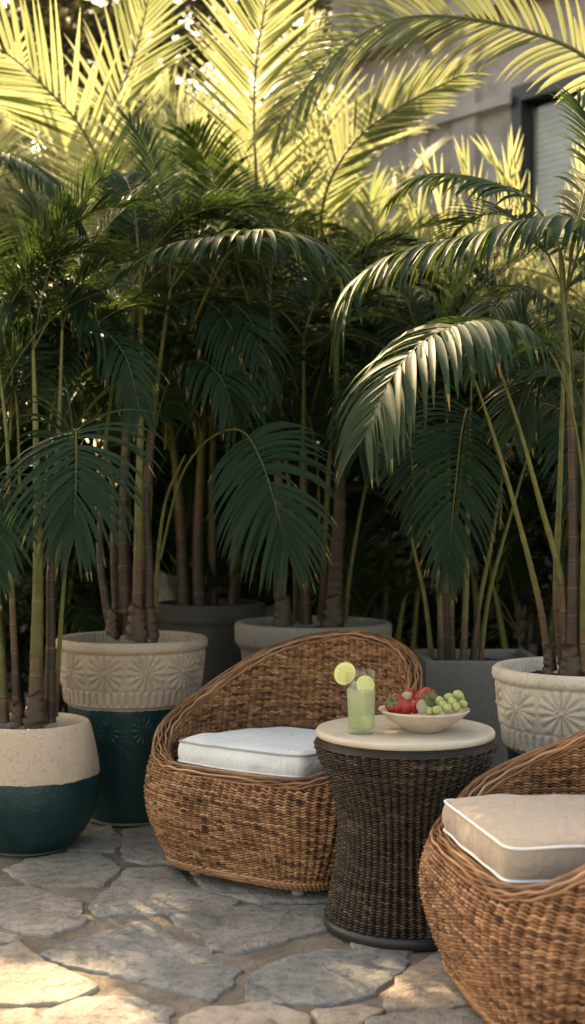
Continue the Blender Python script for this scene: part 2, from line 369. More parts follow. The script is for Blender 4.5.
def catmull(pts, per=6):
    P = [np.array(p, float) for p in pts]; P = [2 * P[0] - P[1]] + P + [2 * P[-1] - P[-2]]
    out = []
    for i in range(1, len(P) - 2):
        for j in range(per):
            u = j / per; a, b_, c, d = P[i - 1], P[i], P[i + 1], P[i + 2]
            out.append(0.5 * ((2 * b_) + (-a + c) * u + (2 * a - 5 * b_ + 4 * c - d) * u * u + (-a + 3 * b_ - 3 * c + d) * u ** 3))
    out.append(P[-2]); return np.array(out)
def resample(P, n):
    d = np.concatenate([[0], np.cumsum(np.linalg.norm(np.diff(P, axis=0), axis=1))]); u = np.linspace(0, d[-1], n)
    return np.stack([np.interp(u, d, P[:, i]) for i in range(3)], 1), d[-1]
def box(mb, x0, x1, y0, y1, z0, z1, t=0.5, m=0, M4=None):
    v = np.array([[x, y, z] for x in (x0, x1) for y in (y0, y1) for z in (z0, z1)], float)
    if M4 is not None: v = np.array([list(M4 @ Vector(p)) for p in v])
    mb.add(v, [[0, 1, 3, 2], [4, 6, 7, 5], [0, 4, 5, 1], [2, 3, 7, 6], [0, 2, 6, 4], [1, 5, 7, 3]], t, m)
def bevel(o, w=0.01, seg=2):
    b_ = o.modifiers.new('bevel', 'BEVEL'); b_.width = w; b_.segments = seg; b_.limit_method = 'ANGLE'; return o

# ------------------------------------------------------------------ palm fronds
def frond_mesh(name, P, leaf_len, n_pairs=34, up=(0, 0, 1), start=0.25, a0=70, a1=22, lift=0.15, grav=0.5, width=0.011,
               r0=0.006, seg=7, jitter=1.0, sd_=0, leafmat=None, fold=True, prof=None, dens=1.2):
    R = random.Random(sd_)
    P, L = resample(np.array(P, float), 36); n_pairs = int(n_pairs * dens)
    T = np.gradient(P, axis=0); T /= np.linalg.norm(T, axis=1, keepdims=True)
    mb = MB()
    tube(mb, P, np.linspace(r0, r0 * 0.25, len(P)), 5, 0.75, m=1)
    upv = np.array(up, float)
    g = np.array([0, 0, -1.0])
    for i in range(n_pairs):
        u = i / (n_pairs - 1); s = start + (1 - start) * u
        for side in (-1, 1):
            ss = min(0.999, max(start, s + R.uniform(-0.25, 0.25) * jitter / n_pairs * (1 - start)))
            q = ss * (len(P) - 1); k = int(q); fr = q - k
            k2 = min(k + 1, len(P) - 1)
            p = P[k] * (1 - fr) + P[k2] * fr; t = T[k]
            nn = upv - t * np.dot(upv, t); nn /= np.linalg.norm(nn) + 1e-9
            sv = np.cross(t, nn) * side
            al = math.radians(a0 + (a1 - a0) * u ** 1.1 + R.uniform(-3, 3) * jitter)
            ln = leaf_len * ((0.55 + 0.75 * math.sin(PI * min(1, (u * 0.80 + 0.14)))) / 1.3 if prof is None else prof(u)) * R.uniform(0.9, 1.06)
            q_ = R.random()
            if q_ < 0.05: ln *= R.uniform(0.35, 0.8)
            elif q_ < 0.085: continue
            d = t * math.cos(al) + sv * math.sin(al) + nn * (lift + R.uniform(-0.04, 0.04) * jitter)
            d /= np.linalg.norm(d)
            tw = R.uniform(-0.22, 0.22) * jitter
            wmax = width * R.uniform(0.85, 1.12)
            pts = [p]; dd = d.copy(); gr = grav * R.uniform(0.75, 1.25)
            for j in range(seg):
                pts.append(pts[-1] + dd * ln / seg)
                dd = dd + g * gr * (0.15 + 0.85 * (j + 1) / seg) * (2.4 / seg); dd /= np.linalg.norm(dd)
            pts = np.array(pts); D = np.gradient(pts, axis=0); D /= np.linalg.norm(D, axis=1, keepdims=True)
            wv = np.cross(D, nn); wv /= np.linalg.norm(wv, axis=1, keepdims=True) + 1e-9
            nv = np.cross(wv, D); wv = wv * math.cos(tw) + nv * math.sin(tw); nv = np.cross(wv, D)
            x = np.linspace(0, 1, seg + 1)
            w = wmax * np.clip(np.minimum(0.35 + x * 4.0, 1.0) * np.clip((1 - x) * 1.9, 0, 1) ** 0.8, 0.05, 1)
            V = np.stack([pts - wv * w[:, None] + nv * w[:, None] * 0.35, pts, pts + wv * w[:, None] + nv * w[:, None] * 0.35], 1).reshape(-1, 3)
            F = grid_faces(seg + 1, 3)
            tv = np.full(len(F), R.random() * 0.95)
            if R.random() < 0.22: tv[-2:] = 2.0
            if not fold:
                V = V.reshape(-1, 3, 3)[:, [0, 2]].reshape(-1, 3); F = grid_faces(seg + 1, 2); tv = tv[::2]
            mb.add(V, F, tv, 0)
    return mb.mesh(name, [leafmat or M['leaf'], M['cane']])
def arc(length, lean0, bend, n=24):
    """rachis leaving the origin; lean0 = start angle from vertical (deg), bend = total extra bending towards the ground"""
    p = np.zeros(3); out = [p.copy()]; 
    for i in range(n):
        a = math.radians(lean0 + bend * ((i + 0.5) / n) ** 1.5)
        p = p + np.array([math.sin(a), 0, math.cos(a)]) * length / n; out.append(p.copy())
    return np.array(out)
PROTO = {}
def protos():
    spec = [('up', 1.35, 6, 42, 0.40), ('up', 1.5, 12, 60, 0.42), ('mid', 1.4, 16, 88, 0.42), ('mid', 1.3, 22, 105, 0.38), ('droop', 1.35, 30, 125, 0.42), ('droop', 1.2, 38, 132, 0.36)]
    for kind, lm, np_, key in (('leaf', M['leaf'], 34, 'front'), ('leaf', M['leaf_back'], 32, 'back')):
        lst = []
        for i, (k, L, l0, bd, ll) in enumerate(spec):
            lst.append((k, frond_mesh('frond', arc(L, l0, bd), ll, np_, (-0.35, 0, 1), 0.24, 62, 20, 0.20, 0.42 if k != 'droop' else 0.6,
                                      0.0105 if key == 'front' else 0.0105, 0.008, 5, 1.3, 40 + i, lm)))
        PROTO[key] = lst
protos()
def put_frond(parent, key, kinds, pos, az, tilt=0.0, scale=1.0, R=random):
    c = [m for k, m in PROTO[key] if k in kinds]; o = link('frond', R.choice(c), parent)
    o.location = pos; o.rotation_euler = (0, tilt, az); o.scale = (scale, scale, scale * R.uniform(0.95, 1.05))
    o.rotation_mode = 'XYZ'; return o
def cane_mesh(P, r0, r1, brown, seed=0, n=9, rings=0.085):
    R = random.Random(seed); P, L = resample(np.array(P, float), 60 if n < 9 else 240)
    k = len(P); s = np.linspace(0, L, k)
    r = np.interp(s, [0, L * 0.12, L * .5, L], [r0 * 1.25, r0, r0 * .55 + r1 * .25, r1 * .5])
    node = np.abs(((s / rings) % 1) - 0.5); r = r * (1 + 0.10 * np.exp(-((node - 0.5) / 0.06) ** 2))
    r = r * (1 + 0.05 * np.array([mnoise.noise(Vector((seed * 3.1, x * 22, 0))) for x in s]))
    t = np.clip(0.16 + 0.55 * (s / L - brown) * 2.5 + 0.16 * np.array([mnoise.noise(Vector((seed, x * 9, 4))) for x in s]) + 0.35, 0.05, 1.0)
    t = np.where(s / L < brown, np.clip(t - 0.18, 0.05, 0.42), np.clip(t, 0.6, 1))
    t = t - 0.30 * np.exp(-((node - 0.5) / 0.035) ** 2) + 0.22 * np.exp(-((node - 0.42) / 0.03) ** 2)
    mb = MB(); tube(mb, P, r, n, np.clip(t, 0.02, 1))
    return mb.mesh('cane', M['cane'])
def cane(parent, pts, r0, r1, brown, seed, base):
    o = link('cane', cane_mesh(catmull([np.array(p) - np.array(base) for p in pts], 10), r0, r1, brown, seed), parent)
    return o
def hand_frond(parent, pts, base, **kw):
    P = catmull([np.array(at(*p)) - np.array(base) for p in pts], 8)
    return link('frond', frond_mesh('frond', P, **kw), parent)

# ------------------------------------------------------------------ weave
def weave(mb, surf, rows, nribs, rng_phi, amp, rs, rv, n=5, sp=6, seed=0, warp=None):
    """rows: list of z; rng_phi(z) -> None for a full ring or (phi0, phi1)"""
    R = random.Random(seed); r = np.random.default_rng(seed)
    idx_all = np.arange(nribs * sp); ph_all = idx_all * 2 * PI / (nribs * sp)
    if warp is not None: ph_all = warp(ph_all)
    for k, z in enumerate(rows):
        pr = rng_phi(z); idx, ph = idx_all, ph_all
        if pr is not None:
            ok = (ph_all >= pr[0]) & (ph_all <= pr[1]); idx, ph = idx_all[ok], ph_all[ok]
            if len(ph) < 6: continue
        nz = np.array([mnoise.noise(Vector((p * 5, k * 1.7, seed))) for p in ph[::sp]])
        dz = 0.0014 * np.interp(np.arange(len(ph)), np.arange(len(nz)) * sp, nz)
        P0, NN = surf(ph, np.full(len(ph), z) + dz)
        q = idx / sp * 2 * PI
        wv = 1.7 * np.abs(np.cos(q * 0.5)) ** 0.8 - 1.0 + 0.22 * np.cos(q * 0.5 + PI * (k % 2))
        a = amp * wv * (1 + 0.25 * R.uniform(-1, 1)) + 0.0008 * R.uniform(-1, 1)
        P = P0 + NN * a[:, None]
        P[:, 2] += 0.0024 * np.sin(q + 0.6)
        base = R.gauss(0.5, 0.07); nb = len(nz) + 1
        walk = base + r.normal(0, 0.20, nb) + 0.18 * np.array([mnoise.noise(Vector((i * .13, k * 7.7, seed))) for i in range(nb)])
        tv = np.clip(np.repeat(walk, sp)[:len(ph)], 0, 1)
        tube(mb, P, rs * R.uniform(0.88, 1.1), n, tv, closed=pr is None, nref=NN, flat=(rv, 1.0), caps=False)
def interp_surface(fn):
    def surf(ph, z, off=0.0):
        e = 1e-3
        P = fn(ph, z); A = fn(ph + e, z) - P; B = fn(ph, z + e) - P
        Nn = np.cross(A, B); Nn /= np.linalg.norm(Nn, axis=1, keepdims=True) + 1e-12
        return P, Nn
    return surf
def sheet(mb, fn, phs, zfn0, zfn1, nz, t=0.2, m=0, closed=True):
    V = []
    for j in range(nz):
        u = j / (nz - 1); z = zfn0(phs) * (1 - u) + zfn1(phs) * u
        V.append(fn(phs, z))
    V = np.stack(V, 1); mb.add(V.reshape(-1, 3), grid_faces(len(phs), nz, closed, False), t, m)

# =================================================================== SETTING
g = MB()
nx = 60; xs = np.concatenate([np.linspace(-60, -4, 8)[:-1], np.linspace(-4, 4, 41), np.linspace(4, 60, 8)[1:]])
ys = np.concatenate([np.linspace(-40, 1, 6)[:-1], np.linspace(1, 9, 51), np.linspace(9, 80, 8)[1:]])
XX, YY = np.meshgrid(xs, ys, indexing='ij')
ZZ = np.array([[0.004 * mnoise.noise(Vector((x * 2.2, y * 2.2, 0))) if (abs(x) <= 4 and 1 <= y <= 9) else 0 for y in ys] for x in xs])
g.add(np.stack([XX, YY, ZZ - 0.006], -1).reshape(-1, 3), grid_faces(len(xs), len(ys)), 0.5)
gr = g.build('ground', M['mortar']); tag(gr, 'sandy mortar bed of the patio', kind='structure')

STONES = [
 ([(44,954),(97,936),(146,920),(167,931),(177,941),(203,949),(215,959),(237,969),(226,984),(205,997),(169,987),(123,974),(77,964)], 0.12),
 ([(177,916),(205,910),(256,907),(330,906),(342,925),(300,935),(260,946),(240,950),(215,947),(210,938),(190,930)], 0.25),
 ([(250,985),(258,972),(285,959),(320,951),(365,949),(407,951),(395,972),(378,984),(362,994),(330,1000),(285,1001),(255,999)], 0.05),
 ([(400,977),(439,952),(475,955),(500,985),(480,1003),(430,1006),(390,1003),(396,985)], 0.85),
 ([(8,869),(30,861),(67,854),(97,854),(118,869),(100,884),(60,885),(30,884)], 0.5),
 ([(95,905),(128,869),(169,867),(180,874),(190,887),(238,900),(225,909),(170,912),(103,913)], 0.35),
 ([(125,832),(160,825),(190,830),(205,850),(182,861),(150,862),(128,858)], 0.4),
 ([(-30,888),(30,888),(77,900),(84,918),(50,935),(25,930),(-30,912)], 0.45),
 ([(46,1015),(87,997),(130,1000),(169,1008),(165,1032),(60,1038)], 0.3),
 ([(175,1030),(205,1010),(266,1004),(300,1015),(310,1040),(180,1045)], 0.75),
 ([(-60,955),(20,945),(45,965),(95,985),(60,1002),(-50,1004)], 0.7),
 ([(375,1018),(430,1010),(480,1012),(530,1020),(540,1050),(370,1055)], 0.2),
 ([(318,1013),(360,1005),(378,1011),(355,1024),(325,1024)], 0.9),
 ([(60,836),(110,826),(122,842),(112,850),(75,850)], 0.2),
 ([(212,846),(260,836),(330,840),(345,870),(335,898),(260,900),(205,888),(196,868)], 0.3),
 ([(355,950),(345,905),(352,860),(440,850),(470,880),(440,940),(410,948)], 0.4),
 ([(-40,1015),(35,1010),(38,1035),(20,1060),(-40,1060)], 0.6),
 ([(455,950),(452,890),(520,850),(600,870),(640,930),(560,970),(495,965)], 0.3),
 ([(-70,925),(18,936),(12,942),(-70,950)], 0.55),
 ([(180,1060),(330,1050),(360,1090),(200,1110)], 0.4), ([(-20,1075),(140,1050),(165,1090),(60,1130)], 0.3), ([(390,1065),(540,1060),(560,1110),(420,1110)], 0.6),
]
st = MB(); R = random.Random(3)
def ground_pt(px, py):
    d = CAMZ * FPX / (py - HZ); return ((px - CX) / FPX * d, d)
def add_stone(poly, tintv, z=0.004, rough=0.026):
    P = [np.array(p) for p in poly]; n = len(P); out = []
    c = sum(P) / n; P = [c + (p - c) * (1 + .016 / np.linalg.norm(p - c)) for p in P]
    for i in range(n):
        a, b_ = P[i], P[(i + 1) % n]; L = np.linalg.norm(b_ - a); k = max(2, int(L / 0.022))
        for j in range(k): 
            q = a + (b_ - a) * j / k; s = Vector((q[0] * 9, q[1] * 9, tintv * 30)); s2 = s * 3.3
            off = rough * (.55 * mnoise.noise(s) + 0.5 * mnoise.noise(s2) + 0.5 * mnoise.noise(s2 * 2.6)); dd = (q - c) / (np.linalg.norm(q - c) + 1e-6)
            out.append(q + dd * off)
    O = np.array(out); k = len(O)
    tz = R.uniform(-0.0015, 0.0015); tx, ty = R.uniform(-0.003, 0.003), R.uniform(-0.003, 0.003)
    rings = []
    levels = [(1.01, -0.015), (1.0, z - 0.005), (0.992, z - 0.001), (0.975, z), (0.80, z + 0.0008), (0.55, z + 0.001), (0.28, z + 0.001)]
    for sc, zz in levels:
        Q = c + (O - c) * sc
        rings.append(np.column_stack([Q, zz + tz + (Q[:, 0] - c[0]) * tx + (Q[:, 1] - c[1]) * ty + (0.0022 * np.array([mnoise.noise(Vector((q[0] * 11, q[1] * 11, 5))) + 0.5 * mnoise.noise(Vector((q[0] * 34, q[1] * 34, 8))) for q in Q]) if zz > z - .0005 else 0)]))
    V = np.stack(rings, 1).reshape(-1, 3); st.add(V, grid_faces(k, len(levels), True, False), tintv)
    inner = rings[-1]; cc = np.append(c, inner[:, 2].mean()); V = np.vstack([inner, cc]); 
    st.add(V, [[i, (i + 1) % k, k] for i in range(k)], tintv)
for poly, tv in STONES: add_stone([ground_pt(*p) for p in poly], tv)
# the rest of the patio
def in_view(x, y):
    if y < 0.5: return False
    px = CX + x / y * FPX; py = HZ + CAMZ / y * FPX
    return -75 < px < 640 and 822 < py < 1120
cell = 0.52
for i in range(-9, 10):
    for j in range(0, 16):
        cx_, cy_ = i * cell + (j % 2) * cell / 2 + R.uniform(-.05, .05), 0.9 + j * cell + R.uniform(-.05, .05)
        poly = []
        nn_ = R.randint(5, 7); a0_ = R.random() * 6
        for q in range(nn_):
            a = a0_ + q * 2 * PI / nn_ + R.uniform(-.2, .2); rr = cell * R.uniform(0.46, 0.54); poly.append((cx_ + rr * math.cos(a) * 1.1, cy_ + rr * math.sin(a)))
        if any(in_view(*p) for p in poly) or in_view(cx_, cy_): continue
        add_stone(poly, R.random())
so_ = st.build('paving', M['flag']); tag(so_, 'irregular grey and beige flagstones of the patio', kind='structure')

# low stone garden wall behind the pots
wl = empty('stone_wall', (0, 8.4, 0)); tag(wl, 'low rough stone garden wall in the shade behind the potted palms', 'wall')
w = MB(); R = random.Random(11); z = 0.0
while z < 0.92:
    h = R.uniform(0.11, 0.19); x = -5.5 + R.uniform(0, .2)
    while x < 5:
        L = R.uniform(0.18, 0.45)
        v = []; nu = 7
        cxx, cz = x + L / 2, z + h / 2
        us = np.linspace(-1, 1, 7); 
        V = []
        for a in us:
            for b_ in us:
                e = (1 - abs(a) ** 6) * (1 - abs(b_) ** 6)
                V.append((cxx + a * L * .49 , -0.02 - 0.06 * e + 0.03 * mnoise.noise(Vector((cxx + a * L, cz + b_ * h, 1)) * 6), cz + b_ * h * .48))
        w.add(V, grid_faces(7, 7), R.random()); x += L
    z += h
w.build('stonework', M['rock'], wl)
w = MB(); box(w, -5.5, 5, -0.01, 0.30, 0, 0.93, 0.3); w.build('core', M['rock'], wl, smooth=False)
w = MB()
x = -5.5
while x < 5:
    L = R.uniform(.4, .7); box(w, x, x + L - .01, -.11, .33, z - 0.02, z + .055, R.random()); x += L
bevel(w.build('coping', M['rock'], wl, smooth=False), .012)

# boulders seen between the canes
def boulder(loc, sx, sy, sz, seed, label):
    mb = MB(); n1, n2 = 28, 16; V = []
    for i in range(n1):
        for j in range(n2):
            th = 2 * PI * i / n1; ph = PI * (j + 0.01) / (n2 - 0.98)
            d = Vector((math.cos(th) * math.sin(ph), math.sin(th) * math.sin(ph), math.cos(ph)))
            r = 1 + 0.28 * mnoise.noise(d * 1.6 + Vector((seed, 0, 0))) + 0.10 * mnoise.noise(d * 4 + Vector((seed, 0, 0)))
            V.append((d.x * r * sx, d.y * r * sy, d.z * r * sz + sz * 0.75))
    mb.add(V, grid_faces(n1, n2, True, False), 0.8)
    o = mb.build('boulder', M['rock']); o.location = loc; tag(o, label, 'rock', 'boulders behind the pots'); return o
p = at(165, 600, 6.5)
boulder((p.x, 6.5, 0), .30, .22, .46, 1, 'pale rounded boulder behind the carved planter at the left')
p = at(250, 590, 7.2); boulder((p.x, 7.2, 0), .42, .25, .40, 2, 'wide boulder behind the dark shaded planter')

# house
hs = empty('house', (2.34, 10.0, 0), math.atan2(0.72, -0.69)); tag(hs, 'grey plastered house with a dark framed window behind the palms', 'house')
# local +x runs from the right-hand end towards the left far corner; facade is local y = 0, local +y points to the camera side
wx0, wx1, wz0, wz1 = -1.0, 0.69, 2.7, 4.77
w = MB()
box(w, -5, wx0, -.35, 0, 0, 6.4); box(w, wx1, 2.75, -.35, 0, 0, 6.4); box(w, wx0, wx1, -.35, 0, 0, wz0); box(w, wx0, wx1, -.35, 0, wz1, 6.4)
box(w, 2.45, 2.75, -5, -.352, 0, 6.4)
box(w, -5, 2.44, -3.0, -2.9, 0, 6.4)
w.build('wall', M['plaster'], hs, smooth=False)
w = MB(); box(w, 1.05, 1.30, 0.002, .07, 0, 6.3); box(w, 1.62, 1.82, 0.002, .05, 0, 6.3); box(w, 2.50, 2.76, 0.002, .08, 0, 6.3)
w.build('pilaster', M['plaster'], hs, smooth=False)
w = MB(); box(w, .66, 2.78, .072, .11, 4.62, 4.70); box(w, -5, 2.9, .001, .18, 5.45, 5.6); w.build('moulding', M['plaster'], hs, smooth=False)
w = MB(); box(w, -5.2, 3.0, -4, .5, 6.41, 6.6); w.build('roof', M['bark'], hs, smooth=False)
fr = MB(); q = .10
box(fr, wx0, wx0 + q, -.12, .04, wz0, wz1); box(fr, wx1 - q, wx1, -.12, .04, wz0, wz1)
box(fr, wx0 + q, wx1 - q, -.12, .04, wz1 - q * 1.3, wz1); box(fr, wx0 + q, wx1 - q, -.12, .04, wz0, wz0 + q); box(fr, -.23, -.15, -.12, .02, wz0 + q, wz1 - q * 1.3)
fo = fr.build('window', M['frame'], hs, smooth=False)
p_ = MB(); box(p_, wx0 + q, wx1 - q, -.085, -.08, wz0 + q, wz1 - q * 1.3); p_.build('pane', M['glass_pane'], fo, smooth=False)
b_ = MB(); z = wz1 - q * 1.3 - .05
while z > wz0 + q:
    box(b_, wx0 + q + .01, wx1 - q - .01, -.16, -.13, z - .045, z, random.random()); z -= .052
b_.build('blind', M['blind'], fo, smooth=False)
b_ = MB(); box(b_, wx0 - .05, wx1 + .05, .002, .10, wz0 - .09, wz0 - .005); b_.build('sill', M['plaster'], fo, smooth=False)
b_ = MB(); box(b_, wx0, wx1, -.34, -.30, wz0, wz1); b_.build('window_backing', M['frame'], fo, smooth=False)  # dark panel closing the opening behind the blind

# ------------------------------------------------------------------ background trees and bushes
def leaf_cloud(mb, centres, radii, n, size, seed, tlo=0.0, thi=0.95, flat=0.75):
    r = np.random.default_rng(seed)
    cs = np.array(centres); rd = np.array(radii); k = r.choice(len(cs), n, p=(rd ** 2) / (rd ** 2).sum())
    d = r.normal(size=(n, 3)); d /= np.linalg.norm(d, axis=1, keepdims=True)
    rad = r.random(n) ** 0.45
    P = cs[k] + d * (rad * rd[k])[:, None] * np.array([1, 1, flat])
    a = r.normal(size=(n, 3)); a /= np.linalg.norm(a, axis=1, keepdims=True); b2 = np.cross(a, r.normal(size=(n, 3))); b2 /= np.linalg.norm(b2, axis=1, keepdims=True)
    s = size * r.uniform(.6, 1.4, n)[:, None]
    V = np.stack([P - a * s, P - b2 * s * .32 + a * s * -.1, P + a * s, P + b2 * s * .32 + a * s * -.1], 1).reshape(-1, 3)
    F = np.arange(4 * n).reshape(-1, 4); cl = r.uniform(tlo, thi, len(cs))
    mb.add(V, F, np.clip(cl[k] + r.uniform(-.2, .2, n), 0, .98))
def tree(x, y, h, cr, seed, label, n=7000, size=.085, lm='leaf_tree', crown0=.35, group='trees behind the palms'):
    R = random.Random(seed); t = empty('tree', (x, y, 0)); tag(t, label, 'tree', group)
    tr = MB(); top = h * .8
    P = catmull([(0, 0, 0), (R.uniform(-.15, .15), R.uniform(-.1, .1), top * .35), (R.uniform(-.3, .3), R.uniform(-.2, .2), top * .7), (R.uniform(-.3, .3), 0, top)], 6)
    tube(tr, P, np.linspace(.17, .04, len(P)) * h / 6, 10, .5)
    cs, rd = [], []
    for i in range(9):
        u = R.uniform(.4, .95); b0 = P[int(u * (len(P) - 1))]; a = R.random() * 2 * PI; L = cr * R.uniform(.5, 1.0)
        e = b0 + np.array([math.cos(a) * L, math.sin(a) * L, L * R.uniform(.1, .6)])
        tube(tr, catmull([b0, (b0 + e) / 2 + np.array([0, 0, .12]), e], 5), np.linspace(.05, .012, 11), 6, .5)
        cs.append(e); rd.append(cr * R.uniform(.28, .5))
    for i in range(18):
        a = R.random() * 2 * PI; rr = cr * math.sqrt(R.random()); zz = h * R.uniform(crown0, 1); cs.append((math.cos(a) * rr, math.sin(a) * rr, zz)); rd.append(cr * R.uniform(.2, .45))
    tr.build('trunk', M['bark'], t)
    c = MB(); leaf_cloud(c, cs, rd, n, size, seed); c.build('crown', M[lm], t, smooth=False)
    return t
tree(-5.3, 13.0, 8.9, 1.75, 1, 'tall olive green tree added mostly out of view at the left to shade the patio', 22000, crown0=.35, size=.11)  # added mostly out of view, dense and tall to keep sun off the furniture
tree(-1.6, 14.5, 8.2, 2.7, 2, 'dark brownish tree standing behind the upright central frond', 26000, crown0=.1, size=.11)
tree(1.1, 16.5, 5.6, 2.2, 3, 'low tree beside the far corner of the house', 7000, crown0=.1)
tree(-8.9, 12.0, 8.0, 2.0, 4, 'unseen tree added beyond the left edge of the row of palms to shape the sunlight', 12000, crown0=.1)  # added out of view, set apart to leave a gap for the sun
tree(-3.3, 12.2, 6.6, 1.7, 6, 'broad dark olive tree behind the fanned yellow fronds', 22000, crown0=.1, size=.10)
def bush(x, y, rx, h, seed, label, n=6500, size=.05):
    R = random.Random(seed); t = empty('bush', (x, y, 0)); tag(t, label, 'bush', 'dark bushes in front of the garden wall')
    cs = [(R.uniform(-rx, rx), R.uniform(-.3, .3), R.uniform(.1, h)) for _ in range(22)]; rd = [R.uniform(.22, .38) for _ in cs]
    s = MB()
    for c in cs[:9]: tube(s, catmull([(c[0] * .2, c[1] * .2, 0), (c[0] * .6, c[1] * .6, c[2] * .6), c], 4), np.linspace(.018, .005, 9), 5, .5)
    s.build('stems', M['bark'], t)
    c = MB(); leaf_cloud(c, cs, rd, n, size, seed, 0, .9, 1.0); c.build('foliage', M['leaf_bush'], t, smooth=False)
for i, (x, y, rx, h, lb) in enumerate([
    (-2.7, 6.8, .6, 2.3, 'dark leafy bush at the left edge behind the round planter palm'),
    (-1.75, 6.9, .55, 2.4, 'dark leafy bush between the left hand potted palms'),
    (-.85, 7.1, .55, 2.4, 'dark leafy bush behind the deep shaded planter'),
    (-.1, 7.5, .45, 2.3, 'dark leafy bush behind the wide grey planter palm'),
    (1.25, 6.9, .5, 2.2, 'dark leafy bush behind the square concrete planter'),
    (2.1, 6.6, .5, 2.1, 'dark leafy bush behind the carved planter on the right'),
    (2.9, 6.5, .5, 2.0, 'dark leafy bush at the right edge below the house window'),
    (.75, 9.0, .7, 2.5, 'bush rising just beyond the stone garden wall')]):
    bush(x, y, rx, h, 50 + i, lb)

# ------------------------------------------------------------------ planters
def soil_part(planter, r, z, seed=0):
    mb = MB(); n = 30; rr = np.linspace(0.001, r, 12); V = []
    for i in range(n):
        for q in rr:
            a = 2 * PI * i / n; x, y = q * math.cos(a), q * math.sin(a); V.append((x, y, z + .018 * mnoise.noise(Vector((x * 14, y * 14, seed))) + .02 * (1 - q / r)))
    mb.add(V, grid_faces(n, 12, True, False), .5)
    return mb.build('soil', M['soil'], planter)
def carve(TH, Z, R):
    # rosettes between z=.535 and .66 ; flutes below
    nf = 11; per = 2 * PI / nf; u = ((TH + .12) / per) % 1 - .5
    x = u * per * 0.275; zc = .585; y = Z - zc; r = np.hypot(x, y); al = np.arctan2(y, x)
    rmax = .078
    petals = np.abs(np.cos(al * 7)) ** 0.8
    d = np.where(r < rmax, (petals - .5) * .011 * np.clip(r / .014, 0, 1) * np.clip((rmax - r) / .010, 0, 1), 0)
    ring = 0
    knob = .009 * np.exp(-(r / .008) ** 2)
    fl = np.where((Z > .462) & (Z < .512), np.where((np.sin(TH * 58) > .2), -.006, 0.002) * np.clip((Z - .462) / .004, 0, 1) * np.clip((.512 - Z) / .004, 0, 1), 0)
    gr = -.005 * np.exp(-((Z - .517) / .003) ** 2) - .004 * np.exp(-((Z - .652) / .003) ** 2)
    lowp = np.where((Z > .30) & (Z < .43), 0, 0)
    y2 = Z - .365; r2 = np.hypot(x, y2); al2 = np.arctan2(y2, x); p2 = np.abs(np.cos(al2 * 6))
    low = np.where(r2 < .055, (p2 - .5) * .0035 * np.clip(r2 / .012, 0, 1) * np.clip((.055 - r2) / .01, 0, 1), 0)
    return np.where((Z > .45) & (Z < .66), d + ring + knob + fl + gr, low) * (R > .15)
def carved_planter(parent):
    zz = np.concatenate([[0.0, 0.01], np.linspace(.02, .655, 150)])
    rr = np.interp(zz, [0, .02, .15, .30, .43, .452, .456, .60, .655], [.168, .175, .200, .226, .247, .250, .262, .277, .281])
    prof = [(.05, 0.0)] + list(zip(rr, zz)) + [(.291, .660), (.295, .672), (.293, .690), (.284, .698), (.268, .698), (.260, .690), (.258, .62), (.25, .60)]
    mb = MB(); lathe(mb, prof, 620, disp=lambda TH, Z, R: carve(TH, Z, R) * (R > .17) + .0015 * np.sin(TH * 3 + Z * 5))
    o = mb.build('planter', M['pot_carved'], parent); globals()['CARVED'] = o.data; return o
def plain_planter(parent, prof, material, n=96, name='planter', wob=.003):
    mb = MB(); P = catmull([(r, 0, z) for r, z in prof], 5)[:, [0, 2]]
    lathe(mb, P, n, disp=lambda TH, Z, R: wob * np.sin(TH * 2 + Z * 6) * (R > .1)); return mb.build(name, material, parent)

def palm_at(base, label, group='potted palms on the patio', name='potted_palm', cat='potted palm', rz=0):
    o = empty(name, base); tag(o, label, cat, group); return o

def soil_debris(parent, r, z, n, seed):
    pass

# ---- 1 round ball planter, left
b1 = (at(30, 0, 4.42).x, 4.42, 0)
pp1 = palm_at(b1, 'palm in a round planter with sandy rim and dark teal belly at the left edge')
pl = plain_planter(pp1, [(.05, .0), (.125, .0), (.150, .012), (.205, .08), (.238, .17), (.243, .25), (.232, .34), (.218, .405), (.212, .428), (.204, .442), (.190, .445), (.180, .435), (.176, .41), (.18, .36)], M['pot_ball'])
soil_part(pl, .182, .385)
for i, (pts, r0, r1, br) in enumerate([
    ([(4, 722, 4.40), (0, 650, 4.40), (-8, 560, 4.45), (-12, 440, 4.5)], .018, .013, .1),
    ([(18, 724, 4.38), (14, 640, 4.38), (11, 560, 4.40), (7, 440, 4.45), (-5, 340, 4.5)], .013, .008, .30),
    ([(35, 726, 4.36), (37, 640, 4.36), (38, 560, 4.38), (36, 440, 4.42), (33, 350, 4.5)], .024, .012, .18),
    ([(50, 722, 4.44), (51, 640, 4.44), (51, 560, 4.44), (58, 450, 4.5), (62, 330, 4.55)], .018, .010, .75),
    ([(55, 716, 4.50), (60, 640, 4.48), (66, 560, 4.48), (72, 500, 4.46)], .010, .007, .15)]):
    cane(pp1, [at(*q) for q in pts], r0, r1, br, i, b1)
